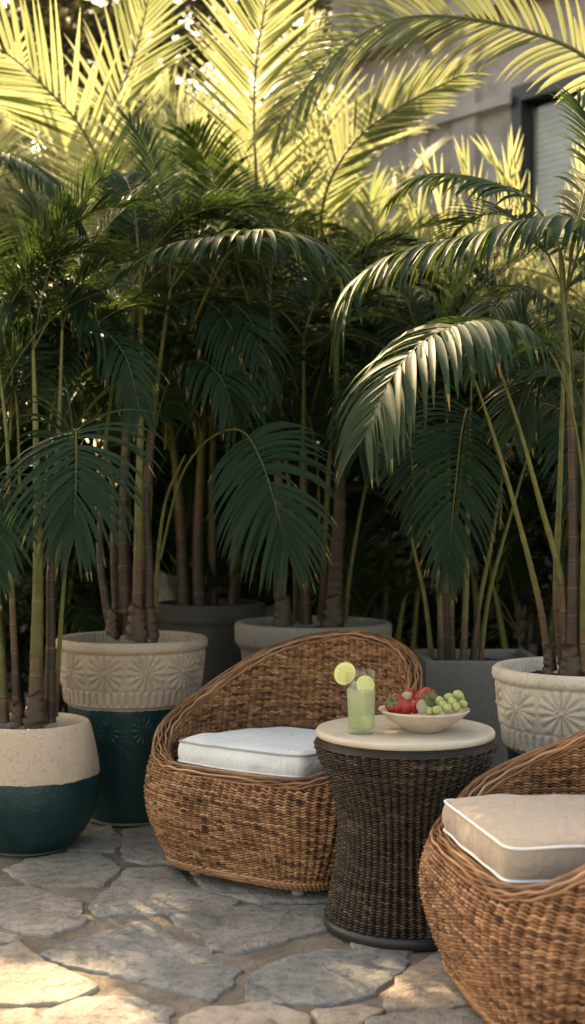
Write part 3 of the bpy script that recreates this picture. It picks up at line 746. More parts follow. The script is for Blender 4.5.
# knobby sheath bases
def sheath(parent, base, px, py, d, r, h, seed):
    mb = MB(); c = np.array(at(px, py, d)) - np.array(base); n = 12
    P = np.array([c + np.array([.004 * math.sin(k * 2 + seed), 0, h * k / 11]) for k in range(12)])
    rr = np.array([r * (1.3 - .5 * (k / 11)) * (1 + .22 * mnoise.noise(Vector((k * 1.3, seed, 0)))) for k in range(12)])
    tube(mb, P, rr, n, np.full(12, .12)); mb.build('sheath', M['cane'], parent)
sheath(pp1, b1, 36, 727, 4.355, .034, .12, 1); sheath(pp1, b1, 18, 728, 4.37, .02, .09, 2)
hand_frond(pp1, [(60, 560, 4.46), (66, 470, 4.38), (73, 432, 4.24), (76, 436, 4.14), (76, 474, 4.06), (75, 528, 4.02)], b1, leaf_len=.34, n_pairs=33, up=(0, -1, .35), start=.46, a0=100, a1=14, lift=.12, grav=.95, width=.0085, sd_=1)
hand_frond(pp1, [(-12, 560, 4.45), (-18, 500, 4.38), (-12, 478, 4.25), (-6, 500, 4.15), (-8, 575, 4.1)], b1, leaf_len=.24, n_pairs=24, up=(0.2, -1, .5), start=.3, a0=78, a1=14, lift=.15, grav=.45, width=.0105, sd_=2)

# ---- 2 carved planter, left
b2 = (at(132, 0, 4.87).x, 4.87, 0)
pp2 = palm_at(b2, 'palm in a tall carved planter with teal glazed base behind the left wicker chair')
pl = carved_planter(pp2); pl.rotation_euler = (0, 0, .3); soil_part(pl, .262, .645, 3)
for i, (pts, r0, r1, br) in enumerate([
    ([(112, 634, 4.82), (104, 590, 4.82), (100, 545, 4.84), (106, 440, 4.9), (120, 330, 4.95)], .016, .009, .5),
    ([(128, 634, 4.84), (125, 570, 4.84), (124, 500, 4.85), (128, 400, 4.9), (134, 290, 4.95)], .027, .012, .55),
    ([(137, 640, 4.76), (138, 570, 4.76), (139, 500, 4.76), (141, 400, 4.8), (140, 270, 4.85)], .020, .011, .22),
    ([(147, 638, 4.80), (148, 570, 4.80), (146, 500, 4.82), (155, 400, 4.88), (170, 290, 4.95)], .024, .011, .6),
    ([(155, 630, 4.90), (158, 560, 4.90), (166, 500, 4.90), (185, 455, 4.85)], .010, .007, .1),
    ([(118, 628, 4.98), (114, 560, 4.98), (112, 480, 4.98), (92, 380, 5.0)], .018, .010, .4)]):
    cane(pp2, [at(*q) for q in pts], r0, r1, br, 10 + i, b2)
sheath(pp2, b2, 137, 640, 4.755, .036, .13, 4); sheath(pp2, b2, 113, 636, 4.81, .024, .10, 5); sheath(pp2, b2, 149, 638, 4.79, .03, .12, 6)
hand_frond(pp2, [(160, 560, 4.88), (180, 480, 4.85), (208, 440, 4.75), (240, 430, 4.62), (260, 458, 4.5), (274, 500, 4.44), (286, 548, 4.42)], b2, leaf_len=.34, n_pairs=33, up=(-.15, -1, .35), start=.63, a0=84, a1=14, lift=.08, grav=.85, width=.0088, sd_=3)
hand_frond(pp2, [(190, 330, 4.85), (222, 262, 4.6), (246, 238, 4.42), (212, 237, 4.38), (165, 246, 4.36), (120, 272, 4.34)], b2, leaf_len=.17, n_pairs=30, up=(0, -.2, 1), start=.42, a0=78, a1=35, lift=-.1, grav=1.0, width=.010, sd_=4)

# ---- 3 dark planter further back
b3 = (at(210, 0, 6.1).x, 6.1, 0)
pp3 = palm_at(b3, 'palm in a dark round planter in deep shade between two pale planters')
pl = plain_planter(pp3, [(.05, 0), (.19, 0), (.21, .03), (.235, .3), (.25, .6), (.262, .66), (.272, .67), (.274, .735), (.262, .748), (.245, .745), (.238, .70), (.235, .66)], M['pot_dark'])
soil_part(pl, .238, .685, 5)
for i, (pts, r0, r1, br) in enumerate([
    ([(185, 610, 6.1), (182, 540, 6.1), (176, 470, 6.1), (165, 380, 6.2)], .035, .015, .5), ([(200, 612, 6.05), (198, 540, 6.05), (204, 400, 6.1), (208, 300, 6.2)], .03, .013, .4),
    ([(213, 608, 6.15), (212, 540, 6.15), (214, 420, 6.2), (225, 300, 6.2)], .022, .012, .2), ([(232, 610, 6.1), (235, 540, 6.1), (250, 420, 6.15), (262, 330, 6.2)], .022, .012, .3)]):
    cane(pp3, [at(*q) for q in pts], r0, r1, br, 20 + i, b3)

# ---- 4 wide grey planter behind the chair
b4 = (at(313, 0, 5.35).x, 5.35, 0)
pp4 = palm_at(b4, 'palm in a wide plain grey planter directly behind the left wicker chair back')
pl = plain_planter(pp4, [(.05, 0), (.22, 0), (.24, .03), (.28, .3), (.305, .55), (.312, .60), (.326, .62), (.336, .64), (.338, .70), (.328, .716), (.305, .716), (.295, .70), (.292, .65)], M['pot_grey'])
soil_part(pl, .296, .665, 8)
for i, (pts, r0, r1, br) in enumerate([
    ([(283, 624, 5.3), (281, 590, 5.3), (280, 520, 5.3), (275, 400, 5.35), (270, 300, 5.4)], .025, .012, .3), ([(306, 624, 5.35), (305, 560, 5.35), (303, 470, 5.35), (304, 340, 5.4)], .024, .012, .5),
    ([(333, 626, 5.28), (336, 560, 5.28), (340, 500, 5.28), (338, 400, 5.3), (330, 290, 5.4)], .036, .014, .65), ([(322, 620, 5.45), (325, 540, 5.45), (332, 430, 5.45), (345, 330, 5.5)], .016, .01, .3),
    ([(297, 622, 5.45), (294, 540, 5.45), (282, 430, 5.45), (262, 360, 5.45)], .014, .009, .3), ([(345, 620, 5.4), (352, 560, 5.4), (370, 470, 5.4), (395, 410, 5.35)], .010, .007, .1)]):
    cane(pp4, [at(*q) for q in pts], r0, r1, br, 30 + i, b4)
sheath(pp4, b4, 283, 626, 5.28, .035, .12, 7); sheath(pp4, b4, 333, 628, 5.27, .042, .14, 8)
hand_frond(pp4, [(275, 380, 5.2), (240, 275, 4.9), (236, 238, 4.6), (262, 230, 4.45), (300, 236, 4.4), (332, 255, 4.38), (348, 290, 4.36)], b4, leaf_len=.25, n_pairs=32, up=(0, -.25, 1), start=.42, a0=70, a1=22, lift=-.05, grav=1.0, width=.011, sd_=5)

# ---- 5 square concrete planter
b5 = (.715, 4.85, 0)
pp5 = palm_at(b5, 'slender palm in a square dark concrete planter behind the side table')
mb = MB(); hw, hh, th = .225, .63, .035
box(mb, -hw, hw, -hw, -hw + th, 0, hh); box(mb, -hw, hw, hw - th, hw, 0, hh); box(mb, -hw, -hw + th, -hw + th, hw - th, 0, hh); box(mb, hw - th, hw, -hw + th, hw - th, 0, hh)
pl = bevel(mb.build('planter', M['concrete'], pp5, smooth=False), .006)
mb = MB(); V = [(x, y, .59 + .02 * mnoise.noise(Vector((x * 14, y * 14, 2)))) for x in np.linspace(-.192, .192, 14) for y in np.linspace(-.192, .192, 14)]
mb.add(V, grid_faces(14, 14), .5); mb.build('soil', M['soil'], pl)
for i, (pts, r0, r1, br) in enumerate([
    ([(432, 662, 4.85), (425, 600, 4.85), (412, 540, 4.85), (400, 470, 4.9)], .010, .007, .1), ([(441, 662, 4.8), (439, 590, 4.8), (430, 500, 4.8), (424, 400, 4.85)], .012, .008, .2),
    ([(452, 662, 4.85), (452, 590, 4.85), (456, 520, 4.85), (466, 430, 4.75)], .011, .007, .2), ([(463, 662, 4.8), (466, 590, 4.8), (468, 500, 4.85), (472, 380, 4.9)], .013, .008, .15),
    ([(472, 662, 4.85), (480, 600, 4.85), (492, 540, 4.85), (505, 460, 4.85)], .011, .007, .3), ([(446, 660, 4.9), (446, 580, 4.92), (448, 480, 4.95), (445, 360, 5.0)], .014, .009, .3),
    ([(480, 662, 4.9), (490, 590, 4.92), (515, 500, 4.95), (535, 430, 5.0)], .010, .007, .1)]):
    cane(pp5, [at(*q) for q in pts], r0, r1, br, 40 + i, b5)
hand_frond(pp5, [(456, 520, 4.85), (466, 440, 4.75), (468, 408, 4.6), (462, 430, 4.48), (455, 490, 4.4), (448, 566, 4.38)], b5, leaf_len=.27, n_pairs=34, up=(.1, -1, .3), start=.42, a0=88, a1=14, lift=.05, grav=.8, width=.008, sd_=6)
hand_frond(pp5, [(505, 460, 4.85), (530, 410, 4.75), (560, 410, 4.6), (575, 450, 4.5), (580, 505, 4.45)], b5, leaf_len=.22, n_pairs=28, up=(0, -1, .5), start=.36, a0=80, a1=15, lift=.12, grav=.45, width=.010, sd_=7)
hand_frond(pp5, [(400, 470, 4.9), (396, 430, 4.8), (405, 430, 4.7), (412, 460, 4.62), (414, 520, 4.6)], b5, leaf_len=.18, n_pairs=24, up=(0, -1, .5), start=.36, a0=80, a1=15, lift=.12, grav=.45, width=.009, sd_=8)

# ---- 6 carved planter, right
b6 = (at(587, 0, 3.90).x, 3.90, 0)
pp6 = palm_at(b6, 'palm in a tall carved planter standing behind the right wicker chair')
cm_ = CARVED.copy(); cm_.materials[0] = M['pot_pale']; pl = pl2 = link('planter', cm_, pp6)
pl.rotation_euler = (0, 0, .05)
so2 = soil_part(pl, .262, .645, 9)
for i, (pts, r0, r1, br) in enumerate([
    ([(549, 672, 3.90), (539, 602, 3.90), (513, 500, 3.88), (492, 430, 3.86), (475, 380, 3.84)], .011, .007, .25),
    ([(566, 668, 3.86), (562, 585, 3.86), (541, 506, 3.86), (520, 430, 3.86), (500, 370, 3.86)], .013, .007, .3),
    ([(572, 674, 3.84), (573, 590, 3.84), (573, 500, 3.86), (570, 400, 3.9), (560, 250, 3.95)], .020, .010, .6),
    ([(584, 672, 3.82), (584, 590, 3.82), (585, 500, 3.84), (586, 380, 3.9), (592, 240, 3.95)], .014, .010, .1),
    ([(600, 670, 3.9), (604, 560, 3.9), (612, 420, 3.9), (625, 300, 3.95)], .018, .010, .4),
    ([(562, 664, 4.0), (556, 590, 4.0), (560, 480, 4.0), (566, 300, 4.05)], .012, .008, .2)]):
    cane(pp6, [at(*q) for q in pts], r0, r1, br, 50 + i, b6)
sheath(pp6, b6, 571, 676, 3.835, .03, .10, 9); sheath(pp6, b6, 550, 672, 3.89, .018, .08, 3)
hand_frond(pp6, [(588, 560, 3.86), (583, 480, 3.84), (572, 410, 3.82), (552, 355, 3.76), (518, 327, 3.70), (478, 320, 3.64), (432, 336, 3.58), (395, 372, 3.55), (366, 434, 3.54)], b6, leaf_len=.36, n_pairs=34, up=(-.25, -.35, 1), start=.46, a0=84, a1=40, lift=.0, grav=1.1, width=.0135, r0=.006, sd_=9)
hand_frond(pp6, [(610, 470, 3.9), (622, 330, 3.92), (615, 250, 3.92), (580, 220, 3.92), (525, 220, 3.95), (465, 236, 3.98), (405, 250, 4.0), (362, 276, 4.02), (340, 330, 4.04)], b6, leaf_len=.30, n_pairs=44, up=(-.1, -.2, 1), start=.36, a0=84, a1=35, lift=-.05, grav=1.1, width=.0135, r0=.007, sd_=10)
hand_frond(pp6, [(566, 300, 4.05), (560, 250, 4.15), (530, 200, 4.25), (475, 177, 4.4), (425, 176, 4.5), (395, 196, 4.55)], b6, leaf_len=.2, n_pairs=28, up=(0, -.2, 1), start=.45, a0=70, a1=20, lift=-.05, grav=1.0, width=.010, sd_=11)

# random upper fronds for the potted palms
def crown(parent, base, key, heads, seed, n_each=(3, 4), front_ok=True, scale=(.8, 1.1), kinds=('up', 'mid', 'droop'), azlim=None):
    R = random.Random(seed)
    for (hx, hy, hz) in heads:
        a0_ = R.random() * 6.28
        for k in range(R.randint(*n_each)):
            for tries in range(30):
                az = a0_ + k * 2.1 + R.uniform(-.6, .6); a0_ += .5
                if front_ok or math.sin(az) > -.35: break
            kd = [q for q in kinds]
            put_frond(parent, key, kd, (hx - base[0], hy - base[1], hz), az, R.uniform(-.12, .08), R.uniform(*scale), R)
LOW = ('mid', 'droop')
crown(pp1, b1, 'front', [tuple(at(x, y, 4.75)) for x, y in ((-20, 400), (10, 420), (30, 380), (55, 400), (70, 360))], 61, (4, 5), False, (.30, .45), LOW)
crown(pp2, b2, 'front', [tuple(at(x, y, 5.1)) for x, y in ((95, 420), (110, 370), (130, 340), (150, 380), (175, 350), (190, 420))], 62, (4, 5), False, (.32, .48), LOW)
crown(pp3, b3, 'front', [tuple(at(x, y, 6.1)) for x, y in ((170, 450), (195, 400), (210, 440), (230, 380), (250, 420))], 63, (4, 5), False, (.35, .5), LOW)
crown(pp4, b4, 'front', [tuple(at(x, y, 5.5)) for x, y in ((255, 390), (275, 350), (300, 400), (325, 360), (350, 400), (375, 430))], 64, (4, 5), False, (.34, .5), LOW)
crown(pp5, b5, 'front', [tuple(at(x, y, 5.05)) for x, y in ((400, 440), (425, 460), (450, 420), (480, 440), (510, 420), (540, 440))], 65, (4, 5), False, (.30, .42), LOW)
crown(pp6, b6, 'front', [tuple(at(x, y, 4.3)) for x, y in ((560, 420), (590, 380))], 66, (4, 5), False, (.28, .38), LOW)
crown(pp1, b1, 'front', [tuple(at(-12, 440, 4.55)), tuple(at(-5, 345, 4.6)), tuple(at(33, 350, 4.6)), tuple(at(62, 330, 4.65))], 1, (3, 4), False, (.42, .62), ('up', 'mid'))
crown(pp2, b2, 'front', [tuple(at(120, 330, 4.98)), tuple(at(134, 290, 4.98)), tuple(at(140, 270, 4.9)), tuple(at(170, 290, 5.0)), tuple(at(92, 380, 5.02))], 2, (3, 5), False, (.42, .62), ('up', 'mid', 'droop'))
crown(pp3, b3, 'front', [tuple(at(165, 380, 6.2)), tuple(at(208, 300, 6.2)), tuple(at(225, 300, 6.2)), tuple(at(262, 330, 6.2))], 3, (4, 5), True, (.5, .75), ('mid', 'droop'))
crown(pp4, b4, 'front', [tuple(at(270, 300, 5.4)), tuple(at(304, 340, 5.4)), tuple(at(330, 290, 5.4)), tuple(at(345, 330, 5.5)), tuple(at(395, 410, 5.4))], 4, (3, 5), False, (.42, .62), ('up', 'mid', 'droop'))
crown(pp5, b5, 'front', [tuple(at(424, 400, 4.9)), tuple(at(472, 380, 4.95)), tuple(at(445, 360, 5.0)), tuple(at(535, 430, 5.0))], 5, (3, 4), False, (.45, .65), ('up', 'mid', 'droop'))
crown(pp6, b6, 'front', [tuple(at(566, 300, 4.1)), tuple(at(625, 300, 4.0))], 6, (3, 3), False, (.5, .75), ('up', 'mid'))
hand_frond(pp1, [(30, 400, 4.7), (-5, 250, 4.75), (-30, 170, 4.75), (-5, 152, 4.65), (25, 162, 4.6), (55, 186, 4.55), (78, 222, 4.55)], b1, leaf_len=.17, n_pairs=26, up=(0, -.2, 1), start=.5, a0=70, a1=20, lift=-.05, grav=1.0, width=.011, sd_=12)

def archers(parent, base, spec, seed):
    R = random.Random(seed)
    for (x, y, d, dx, rise, drop) in spec:
        d2 = d - R.uniform(.05, .35); q = dx * R.uniform(.9, 1.1)
        pts = [(x, y + 90, d), (x + q * .06, y, d - .02), (x + q * .28, y - rise * .8, d - .05), (x + q * .58, y - rise, (d + d2) / 2), (x + q * .86, y - rise + drop * .35, d2), (x + q, y - rise + drop, d2)]
        hand_frond(parent, pts, base, leaf_len=R.uniform(.22, .30), n_pairs=32, up=(R.uniform(-.2, .2), -.35, 1), start=.36, a0=80, a1=25, lift=-.02, grav=R.uniform(.6, 1.1), width=.0085, sd_=seed * 20 + R.randrange(99))
archers(pp1, b1, [(20, 400, 4.7, -70, 80, 70), (45, 420, 4.75, 95, 90, 80), (10, 350, 4.8, 90, 70, 70), (60, 350, 4.8, -80, 60, 60)], 91)
archers(pp2, b2, [(125, 400, 5.1, -110, 90, 90), (140, 380, 5.1, 120, 80, 100), (110, 340, 5.15, -90, 60, 70), (165, 360, 5.15, 100, 60, 90), (150, 430, 5.0, 80, 70, 60), (130, 440, 5.05, -70, 60, 60)], 92)
archers(pp3, b3, [(200, 420, 6.1, -90, 80, 70), (225, 400, 6.1, 90, 80, 80), (210, 350, 6.1, 80, 60, 60), (195, 350, 6.1, -80, 70, 60)], 93)
archers(pp4, b4, [(280, 410, 5.5, -90, 80, 80), (305, 420, 5.5, 95, 90, 90), (290, 350, 5.5, -100, 60, 80), (330, 370, 5.55, 90, 70, 70), (320, 450, 5.45, -70, 60, 70), (340, 440, 5.5, 70, 60, 80)], 94)
archers(pp5, b5, [(440, 430, 5.1, -80, 60, 80), (470, 420, 5.1, 90, 60, 80), (500, 440, 5.05, 80, 60, 60), (430, 380, 5.15, 80, 60, 60), (480, 360, 5.2, -90, 50, 70)], 95)
archers(pp6, b6, [(575, 330, 4.3, -90, 40, 70), (590, 420, 4.25, -70, 50, 60)], 96)

# ---- palms growing in the bed behind
DARKP = [(-2.3, 5.9, 'small dark palm in shade behind the round planter'), (-1.35, 6.3, 'small dark palm in shade behind the left carved planter'), (-.55, 6.8, 'small dark palm in shade behind the deep shaded planter'),
 (.35, 6.4, 'small dark palm in shade behind the wide grey planter'), (1.15, 5.9, 'small dark palm in shade behind the square concrete planter'), (1.75, 5.3, 'small dark palm in shade behind the right carved planter'), (2.6, 6.0, 'small dark palm in shade near the right edge below the window')]
def ground_palm(x, y, seed, label, key='back', ncane=6, h=(1.0, 2.2), scale=(.9, 1.3), n_each=(3, 4), extra=(), kinds=('up', 'mid', 'droop'), front_ok=True, grp='palms planted behind the potted row'):
    R = random.Random(seed); b_ = (x, y, 0)
    t = palm_at(b_, label, grp, 'areca_palm', 'palm'); heads = []
    for i in range(ncane):
        a = 2 * PI * i / ncane + R.uniform(-.4, .4); r = R.uniform(.05, .3); hh = R.uniform(*h)
        p0 = np.array([x + r * math.cos(a), y + r * math.sin(a), 0]); lean = R.uniform(.05, .2) * hh
        p1 = p0 + np.array([lean * math.cos(a), lean * math.sin(a), hh])
        cane(t, [p0, (p0 + p1) / 2 + np.array([-.03 * math.cos(a), -.03 * math.sin(a), 0]), p1], .022, .012, .3, seed * 10 + i, b_); heads.append(tuple(p1))
    crown(t, b_, key, heads, seed, n_each, front_ok, scale, kinds); return t
for q_, (x_, y_, l_) in enumerate(DARKP):
    ground_palm(x_, y_, 200 + q_, l_, 'front', 8, (.5, 1.75), (.42, .62), (5, 6), kinds=('up', 'mid', 'droop'), grp='small dark palms behind the planters')
gp = {}
gp['a'] = ground_palm(-2.6, 7.3, 101, n_each=(5, 6), label= 'tall yellow green palm at the left edge behind the round planter', h=(1.2, 2.3), kinds=('up', 'mid'))
gp['b'] = ground_palm(-1.4, 7.5, 102, n_each=(5, 6), label= 'yellow green palm whose sunlit fronds fan out at the upper left', h=(1.2, 2.4), kinds=('up', 'mid'))
gp['c'] = ground_palm(-.2, 7.5, 103, n_each=(4, 5), label= 'palm with one upright sunlit frond at the top centre', h=(1.0, 2.2), kinds=('up', 'mid'))
gp['d'] = ground_palm(1.0, 7.3, 104, 'yellow green palm left of the house window', h=(.9, 1.9), kinds=('up', 'mid'), scale=(.8, 1.05))
gp['e'] = ground_palm(2.1, 7.0, 105, 'yellow green palm growing below the house window', h=(.9, 1.7), kinds=('up', 'mid'), scale=(.8, 1.0))
gp['f'] = ground_palm(-3.6, 8.9, 106, 'palm beyond the garden wall at the far left', h=(1.6, 3.0))
gp['g'] = ground_palm(-1.9, 9.3, 107, 'palm beyond the garden wall behind the fanned fronds', h=(1.8, 3.2))
gp['h'] = ground_palm(-.4, 9.6, 108, 'palm beyond the garden wall behind the upright central frond', h=(1.6, 2.8))
gp['i'] = ground_palm(3.1, 5.6, 109, 'palm beside the right hand edge whose long frond arches over the window', h=(1.4, 2.4), kinds=('up', 'mid'))
gp['j'] = ground_palm(-4.2, 6.6, 110, n_each=(5, 6), label= 'unseen palm added just outside the left edge of the patio to shade it', h=(1.5, 2.6))  # added out of view; extra fronds block sun on the foreground
gp['k'] = ground_palm(-3.1, 5.0, 111, 'unseen palm added at the left side of the patio for its shade', h=(1.5, 2.4), scale=(.9, 1.2))  # added out of view for the shade it throws
B = {k: tuple(v.location) for k, v in gp.items()}
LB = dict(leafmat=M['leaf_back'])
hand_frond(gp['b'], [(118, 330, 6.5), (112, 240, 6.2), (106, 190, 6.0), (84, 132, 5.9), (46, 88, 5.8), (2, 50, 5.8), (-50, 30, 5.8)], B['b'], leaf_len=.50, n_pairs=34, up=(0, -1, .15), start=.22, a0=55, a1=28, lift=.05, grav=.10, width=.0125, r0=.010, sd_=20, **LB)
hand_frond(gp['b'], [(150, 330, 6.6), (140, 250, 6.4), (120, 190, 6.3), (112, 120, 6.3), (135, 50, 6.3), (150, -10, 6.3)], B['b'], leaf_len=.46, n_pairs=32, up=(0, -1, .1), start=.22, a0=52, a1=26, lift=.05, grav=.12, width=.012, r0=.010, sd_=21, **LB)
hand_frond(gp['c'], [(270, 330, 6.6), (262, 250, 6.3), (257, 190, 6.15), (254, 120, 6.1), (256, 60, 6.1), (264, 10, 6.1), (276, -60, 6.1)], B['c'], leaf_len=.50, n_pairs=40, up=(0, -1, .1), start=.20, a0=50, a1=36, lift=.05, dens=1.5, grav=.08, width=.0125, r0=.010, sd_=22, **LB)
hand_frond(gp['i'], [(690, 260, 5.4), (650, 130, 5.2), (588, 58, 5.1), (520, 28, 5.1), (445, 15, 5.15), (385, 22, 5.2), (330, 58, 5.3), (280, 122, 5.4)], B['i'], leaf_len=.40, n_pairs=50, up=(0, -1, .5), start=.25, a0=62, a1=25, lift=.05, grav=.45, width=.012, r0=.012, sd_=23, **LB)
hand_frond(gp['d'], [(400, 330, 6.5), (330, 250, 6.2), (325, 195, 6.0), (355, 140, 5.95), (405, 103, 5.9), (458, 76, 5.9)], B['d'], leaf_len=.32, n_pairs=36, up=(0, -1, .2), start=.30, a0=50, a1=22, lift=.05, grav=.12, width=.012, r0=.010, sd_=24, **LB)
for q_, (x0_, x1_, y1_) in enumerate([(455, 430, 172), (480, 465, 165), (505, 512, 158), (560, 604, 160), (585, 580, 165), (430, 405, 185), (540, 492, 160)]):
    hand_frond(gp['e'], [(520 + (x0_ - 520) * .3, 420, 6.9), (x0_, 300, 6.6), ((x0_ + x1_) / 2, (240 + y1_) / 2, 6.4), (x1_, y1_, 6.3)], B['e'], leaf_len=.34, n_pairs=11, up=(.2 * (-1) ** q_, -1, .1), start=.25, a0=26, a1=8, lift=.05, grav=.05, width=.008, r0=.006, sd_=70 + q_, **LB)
hand_frond(gp['c'], [(280, 330, 6.7), (300, 240, 6.6), (315, 180, 6.6), (318, 110, 6.6), (300, 40, 6.6)], B['c'], leaf_len=.42, n_pairs=30, up=(0, -1, .2), start=.25, a0=50, a1=25, lift=.05, grav=.12, width=.012, r0=.010, sd_=25, **LB)

# =================================================================== CHAIRS
ZR = np.array([[0, .354], [28, .354], [45, .380], [60, .426], [90, .522], [113, .600], [135, .672], [155, .710], [180, .735]])
def zrim(ph):
    a = np.degrees(np.abs((np.asarray(ph) + PI) % (2 * PI) - PI)); 
    return np.interp(a, ZR[:, 0], ZR[:, 1])
_a = np.linspace(-PI, PI, 721); _z = zrim(_a); ker = np.hanning(41); ker /= ker.sum()
_zs = np.convolve(np.concatenate([_z[-41:-1], _z, _z[1:41]]), ker, 'same')[40:-40]
def zrs(ph): return np.interp((np.asarray(ph) + PI) % (2 * PI) - PI, _a, _zs)
zk = [.025, .10, .18, .27, .33, .38, .50, .62, .76]
aK = [.315, .365, .408, .437, .441, .436, .425, .415, .405]
fK = [.335, .372, .402, .420, .408, .372, .36, .35, .34]
bK = [.31, .35, .378, .398, .405, .410, .418, .424, .43]
def sm(z, K):
    return np.interp(z, zk, K) * .5 + .25 * (np.interp(z - .03, zk, K) + np.interp(z + .03, zk, K))
def chair_fn(inset):
    def f(ph, z):
        n = 2.5; s, c = np.sin(ph), np.cos(ph)
        wgt = np.clip((c + .1) / .5, 0, 1)
        n = 2.2 + (.9 + 1.3 * np.clip((.3 - z) / .25, 0, 1)) * wgt
        s1 = np.sign(s) * np.abs(s) ** (2 / n); c1 = np.sign(c) * np.abs(c) ** (2 / n)
        a = sm(z, aK) - inset; bb = np.where(c > 0, sm(z, fK), sm(z, bK)) - inset
        # in the sides and the back the front shrink over the lip must not pull the arm in
        return np.stack([a * s1, -bb * c1, z], -1)
    return f
TH = .044
def warp_of(fn, z):
    p = np.linspace(0, 2 * PI, 1441); Q = fn(p, np.full(1441, z)); L = np.concatenate([[0], np.cumsum(np.linalg.norm(np.diff(Q, axis=0), axis=1))])
    return lambda th: np.interp(th, L / L[-1] * 2 * PI, p)
def chair_mesh():
    mb = MB(); outer = chair_fn(0); inner = chair_fn(TH); phs = np.linspace(-PI, PI, 241)[:-1]
    # near-black backing sheets that paint shade into the weave gaps
    sheet(mb, chair_fn(.004), phs, lambda p: np.full(len(p), .046), lambda p: zrs(p) - .004, 24, .1, 1)
    sheet(mb, chair_fn(TH - .004), phs, lambda p: np.full(len(p), .325), lambda p: np.maximum(zrs(p) - .004, .33), 16, .1, 1)
    S_o = interp_surface(outer)
    def S_i(ph, z):
        P, Nn = interp_surface(inner)(ph, z); return P, -Nn
    def rp(z):
        if z < _zs.min() - .006: return None
        # rim rises away from the front: the row spans from phi where zrim==z+gap round the back
        a = np.linspace(0, PI, 400); ok = zrs(a) - .006 > z
        if not ok.any(): return (0, 0)
        p = a[np.argmax(ok)]; return (p, 2 * PI - p)
    wo_, wi_ = warp_of(outer, .25), warp_of(inner, .5)
    weave(mb, S_o, np.arange(.052, .75, .0080), 100, rp, .0046, .0033, 1.15, seed=5, warp=wo_)
    weave(mb, S_i, np.arange(.340, .75, .0080), 90, rp, .0046, .0033, 1.15, seed=9, warp=wi_)
    for k in range(100):
        ph = float(wo_(np.array([2 * PI * k / 100]))[0]); z = np.linspace(.046, float(zrs(ph)), 22); P, Nn = S_o(np.full(22, ph), z)
        tube(mb, P - Nn * .001, .0036, 5, .3, caps=False)
    for k in range(90):
        ph = float(wi_(np.array([2 * PI * k / 90]))[0]); zt = float(zrs(ph))
        if zt < .40: continue
        z = np.linspace(.345, zt, 14); P, Nn = S_i(np.full(14, ph), z); tube(mb, P - Nn * .001, .0036, 5, .3, caps=False)
    # deck under the cushion
    V = np.vstack([inner(phs, np.full(240, .332)), [[0, 0, .332]]]); mb.add(V, [[i, (i + 1) % 240, 240] for i in range(240)], .1, 1)
    return mb.mesh('woven_shell', [M['wicker'], M['core']])
def rim_mesh():
    mb = MB(); phs = np.linspace(-PI, PI, 361)[:-1]; zr = zrs(phs)
    PO, PI_ = chair_fn(0)(phs, zr), chair_fn(TH)(phs, zr)
    C = (PO + PI_) / 2; rad = (PO - PI_) / 2; rl = np.linalg.norm(rad, axis=1, keepdims=True); rn = rad / rl
    upv = np.array([0, 0, 1.0]); nc = 14
    for k in range(nc):
        a = -0.35 + (PI + .7) * k / (nc - 1) + .085 * np.sin(phs * 31 + k * PI * .67)
        twist = .10 * np.sin(phs * 7 + k)
        P = C + rn * (rl + .003) * np.cos(a)[:, None] * 1.02 + upv[None, :] * (np.sin(a) * .022)[:, None]
        P[:, 2] += .0012 * np.array([mnoise.noise(Vector((p * 8, k * 3.3, 0))) for p in phs])
        tube(mb, P, .0040, 6, np.clip([.12, .55, .3, .7, .2, .45, .62, .15, .5, .28, .66, .2, .48, .35][k] + .7 * np.array([mnoise.noise(Vector((p * 2.2, k * 5.3, 2))) for p in phs]), 0, 1), closed=True)
    # bottom border: two plaited canes
    for k in range(3):
        P = chair_fn(-.003)(phs, np.full(360, .040 + .009 * k)); P += rn * (.003 * np.sin(phs * 90 + k * 2.1))[:, None]; tube(mb, P, .006, 6, .35 + .2 * k, closed=True)
    return mb.mesh('woven_rim', M['wicker'])
def foot_mesh():
    mb = MB(); lathe(mb, [(.001, 0), (.017, 0), (.021, .006), (.021, .048), (.001, .048)], 16); return mb.mesh('foot', M['foot'])
shell, rim, footm = chair_mesh(), rim_mesh(), foot_mesh()
def chair(loc, rz, label):
    t = empty('wicker_chair', loc, rz); tag(t, label, 'armchair', 'wicker tub chairs around the side table')
    link('woven_shell', shell, t); link('woven_rim', rim, t)
    for x, y in ((-.20, -.265), (.20, -.265), (-.20, .20), (.20, .20)): link('foot', footm, t, (x, y, .002))
    return t
